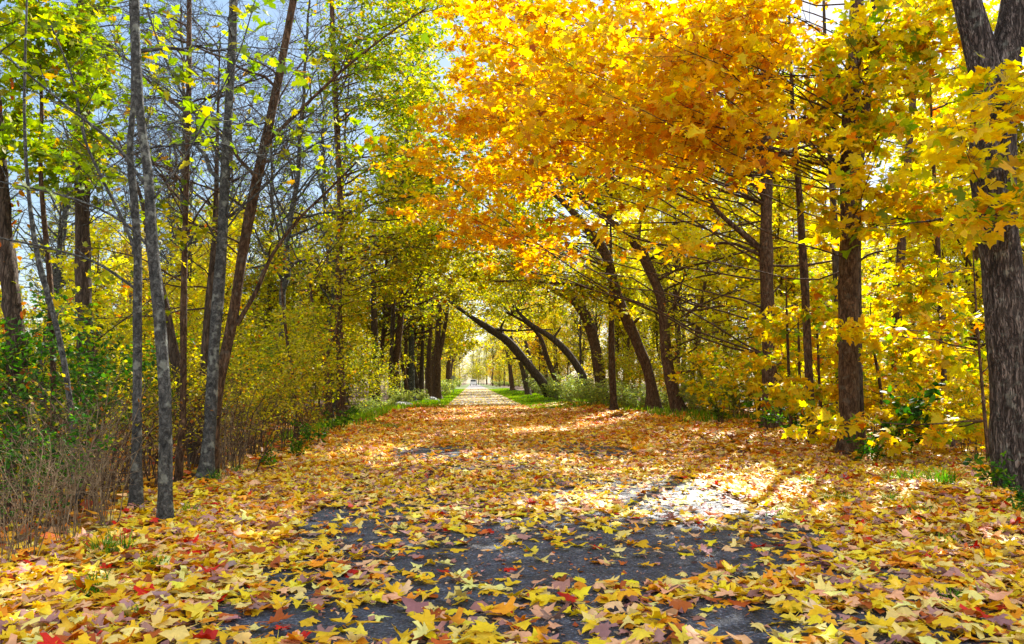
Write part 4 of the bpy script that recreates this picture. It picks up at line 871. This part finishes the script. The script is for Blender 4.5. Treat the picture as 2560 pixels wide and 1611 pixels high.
for px, py, n, h, sp in [(2150, 1160, 120, .24, .16), (2222, 1185, 110, .26, .13), (2110, 1150, 70, .2, .15), (1960, 1190, 60, .15, .18), (2230, 1290, 60, .12, .14), (1830, 1215, 50, .12, .15), (2240, 1420, 60, .10, .12), (260, 1320, 90, .22, .15), (360, 1345, 60, .12, .12), (230, 1395, 60, .16, .12), (325, 1455, 45, .10, .1), (500, 1150, 70, .2, .14), (560, 1115, 60, .18, .14), (440, 1215, 60, .16, .12), (920, 1010, 160, .22, .35), (880, 1000, 120, .22, .3), (1100, 1500, 0, 0, 0), (1900, 1150, 50, .16, .16), (2090, 1205, 60, .14, .16), (2170, 1235, 50, .13, .13)]:
    if not n: continue
    n = int(n * 1.7); sp *= 1.25
    v = P(px, py, 1.0) - CAM; d = -1.0 / v[2]; x0, y0 = v[0] * d, d
    q_ = gr.uniform(0, 6.283, n); e_ = sp * .55 * np.sqrt(gr.random(n)); x = x0 + e_ * np.cos(q_); y = y0 + e_ * np.sin(q_)
    V, Ft, _, C = blades(x, y, h * .8 * gr.uniform(.3, 1.2, n), np.full((n, 1), .006), GRS, gr, .75)
    b = np.array([x0, y0, float(gz(x0, y0))])
    o = link('grass_tuft', MB().add(V - b, Ft, None, C).mesh('grass_tuft', M_GRASS), loc=b)
    tag(o, 'green grass tuft poking through the leaf litter %s' % ('left of the path' if px < 1200 else 'right of the path'), 'grass tuft', 'grass tufts %s' % ('left of the path' if px < 1200 else 'right of the path'))

# ---------------------------------------------------------------- small things along the path
def simple(name, c, rough=.6, noise=.15):
    m, ns, ln, pb = mat(name)
    tc = ns.new('ShaderNodeTexCoord'); n1 = ns.new('ShaderNodeTexNoise'); n1.inputs['Scale'].default_value = 12; n1.inputs['Detail'].default_value = 6
    ln.new(tc.outputs['Object'], n1.inputs['Vector']); c = np.array(c)
    r1 = ramp(ns, [(.3, tuple(c * (1 - noise))), (.7, tuple(c * (1 + noise)))]); ln.new(n1.outputs[0], r1.inputs[0]); ln.new(r1.outputs[0], pb.inputs['Base Color'])
    pb.inputs['Roughness'].default_value = rough
    return m
import bmesh
def bm_mesh(name, build, m, bevel=0):
    bm = bmesh.new(); build(bm)
    if bevel: bmesh.ops.bevel(bm, geom=bm.edges[:], offset=bevel, segments=2, affect='EDGES')
    me = bpy.data.meshes.new(name); bm.to_mesh(me); bm.free(); me.materials.append(m); return me
from mathutils import Matrix, Vector
def box(bm, c, s, rot=None):
    M_ = Matrix.Translation(c) @ (rot or Matrix.Identity(4)) @ Matrix.Diagonal((*s, 1)); bmesh.ops.create_cube(bm, size=1, matrix=M_)
def cyl(bm, c, r, h, rot=None, seg=16):
    M_ = Matrix.Translation(c) @ (rot or Matrix.Identity(4)); bmesh.ops.create_cone(bm, cap_ends=True, segments=seg, radius1=r, radius2=r, depth=h, matrix=M_)

# trail sign, seen from behind
x, y = P(1066, HZ, 72)[:2]; z = float(gz(x, y))
sg = empty('trail_sign', (x, y, z)); tag(sg, 'small diamond sign on a thin post left of the far path, seen from behind', 'sign')
link('post', bm_mesh('post', lambda b: box(b, (0, 0, .8), (.07, .07, 1.6)), simple('sign_post', (.16, .15, .12)), .008), sg)
link('sign_panel', bm_mesh('sign_panel', lambda b: box(b, (0, -.05, 1.42), (.38, .012, .38), Matrix.Rotation(math.radians(45), 4, 'Y')), simple('sign_back', (.19, .20, .13), .5), .004), sg)
# pale stones
M_ST = simple('pale_stone', (.42, .43, .45), .9, .3)
def stone(px, d, s, lb, seed):
    r = np.random.default_rng(seed); x, y = P(px, HZ, d)[:2]
    bm = bmesh.new(); bmesh.ops.create_icosphere(bm, subdivisions=3, radius=1)
    ph = r.uniform(0, 6, 6)
    for v in bm.verts:
        c = v.co; k = 1 + .16 * math.sin(3 * c.x + ph[0]) + .13 * math.sin(4 * c.y + ph[1]) + .1 * math.sin(5 * c.z + 3 * c.x + ph[2])
        v.co = Vector((c.x * s[0], c.y * s[1], max(c.z, -.35) * s[2])) * k
    me = bpy.data.meshes.new('stone'); bm.to_mesh(me); bm.free(); me.materials.append(M_ST)
    tag(link('pale_stone', me, loc=(x, y, float(gz(x, y)) + s[2] * .3)), lb, 'stone', 'pale stones left of the path')
stone(952, 33, (.42, .3, .17), 'wider pale stone at the foot of the far clump of stems', 1)
stone(1016, 42, (.36, .3, .15), 'smaller pale stone at the foot of the forked tree', 2)
stone(938, 34.5, (.2, .2, .14), 'lowest pale stone, left of the wider pale stone', 3)
# vehicle where the path ends
x, y = P(1112.5, HZ, 230)[:2]; z = float(gz(x, y))
vh = empty('white_van', (x, y, z)); tag(vh, 'tiny white vehicle standing where the path meets the road at its far end', 'vehicle')
MW = simple('white_paint', (.8, .8, .8), .35, .03); MG = simple('dark_glass', (.03, .035, .04), .1); MT = simple('tyre_rubber', (.03, .03, .03), .8)
def vb(b):
    pr_ = [(-2.1, .35), (-2.1, 1.75), (.7, 1.75), (1.25, 1.15), (2.1, 1.0), (2.1, .35)]
    f0 = [b.verts.new((-.9, p[0], p[1])) for p in pr_]; f1 = [b.verts.new((.9, p[0], p[1])) for p in pr_]
    b.faces.new(f0); b.faces.new(f1[::-1])
    for i in range(6): b.faces.new((f0[i], f1[i], f1[(i + 1) % 6], f0[(i + 1) % 6]))
    bmesh.ops.recalc_face_normals(b, faces=b.faces[:])
link('body', bm_mesh('body', vb, MW, .05), vh)
link('rear_window', bm_mesh('rear_window', lambda b: box(b, (0, -2.108, 1.4), (1.4, .02, .45)), MG, .005), vh)
for sx_ in (-1, 1):
    for sy_ in (-1.3, 1.3):
        link('wheel', bm_mesh('wheel', lambda b: cyl(b, (sx_ * .82, sy_, .34), .34, .22, Matrix.Rotation(math.pi / 2, 4, 'Y')), MT, .02), vh)
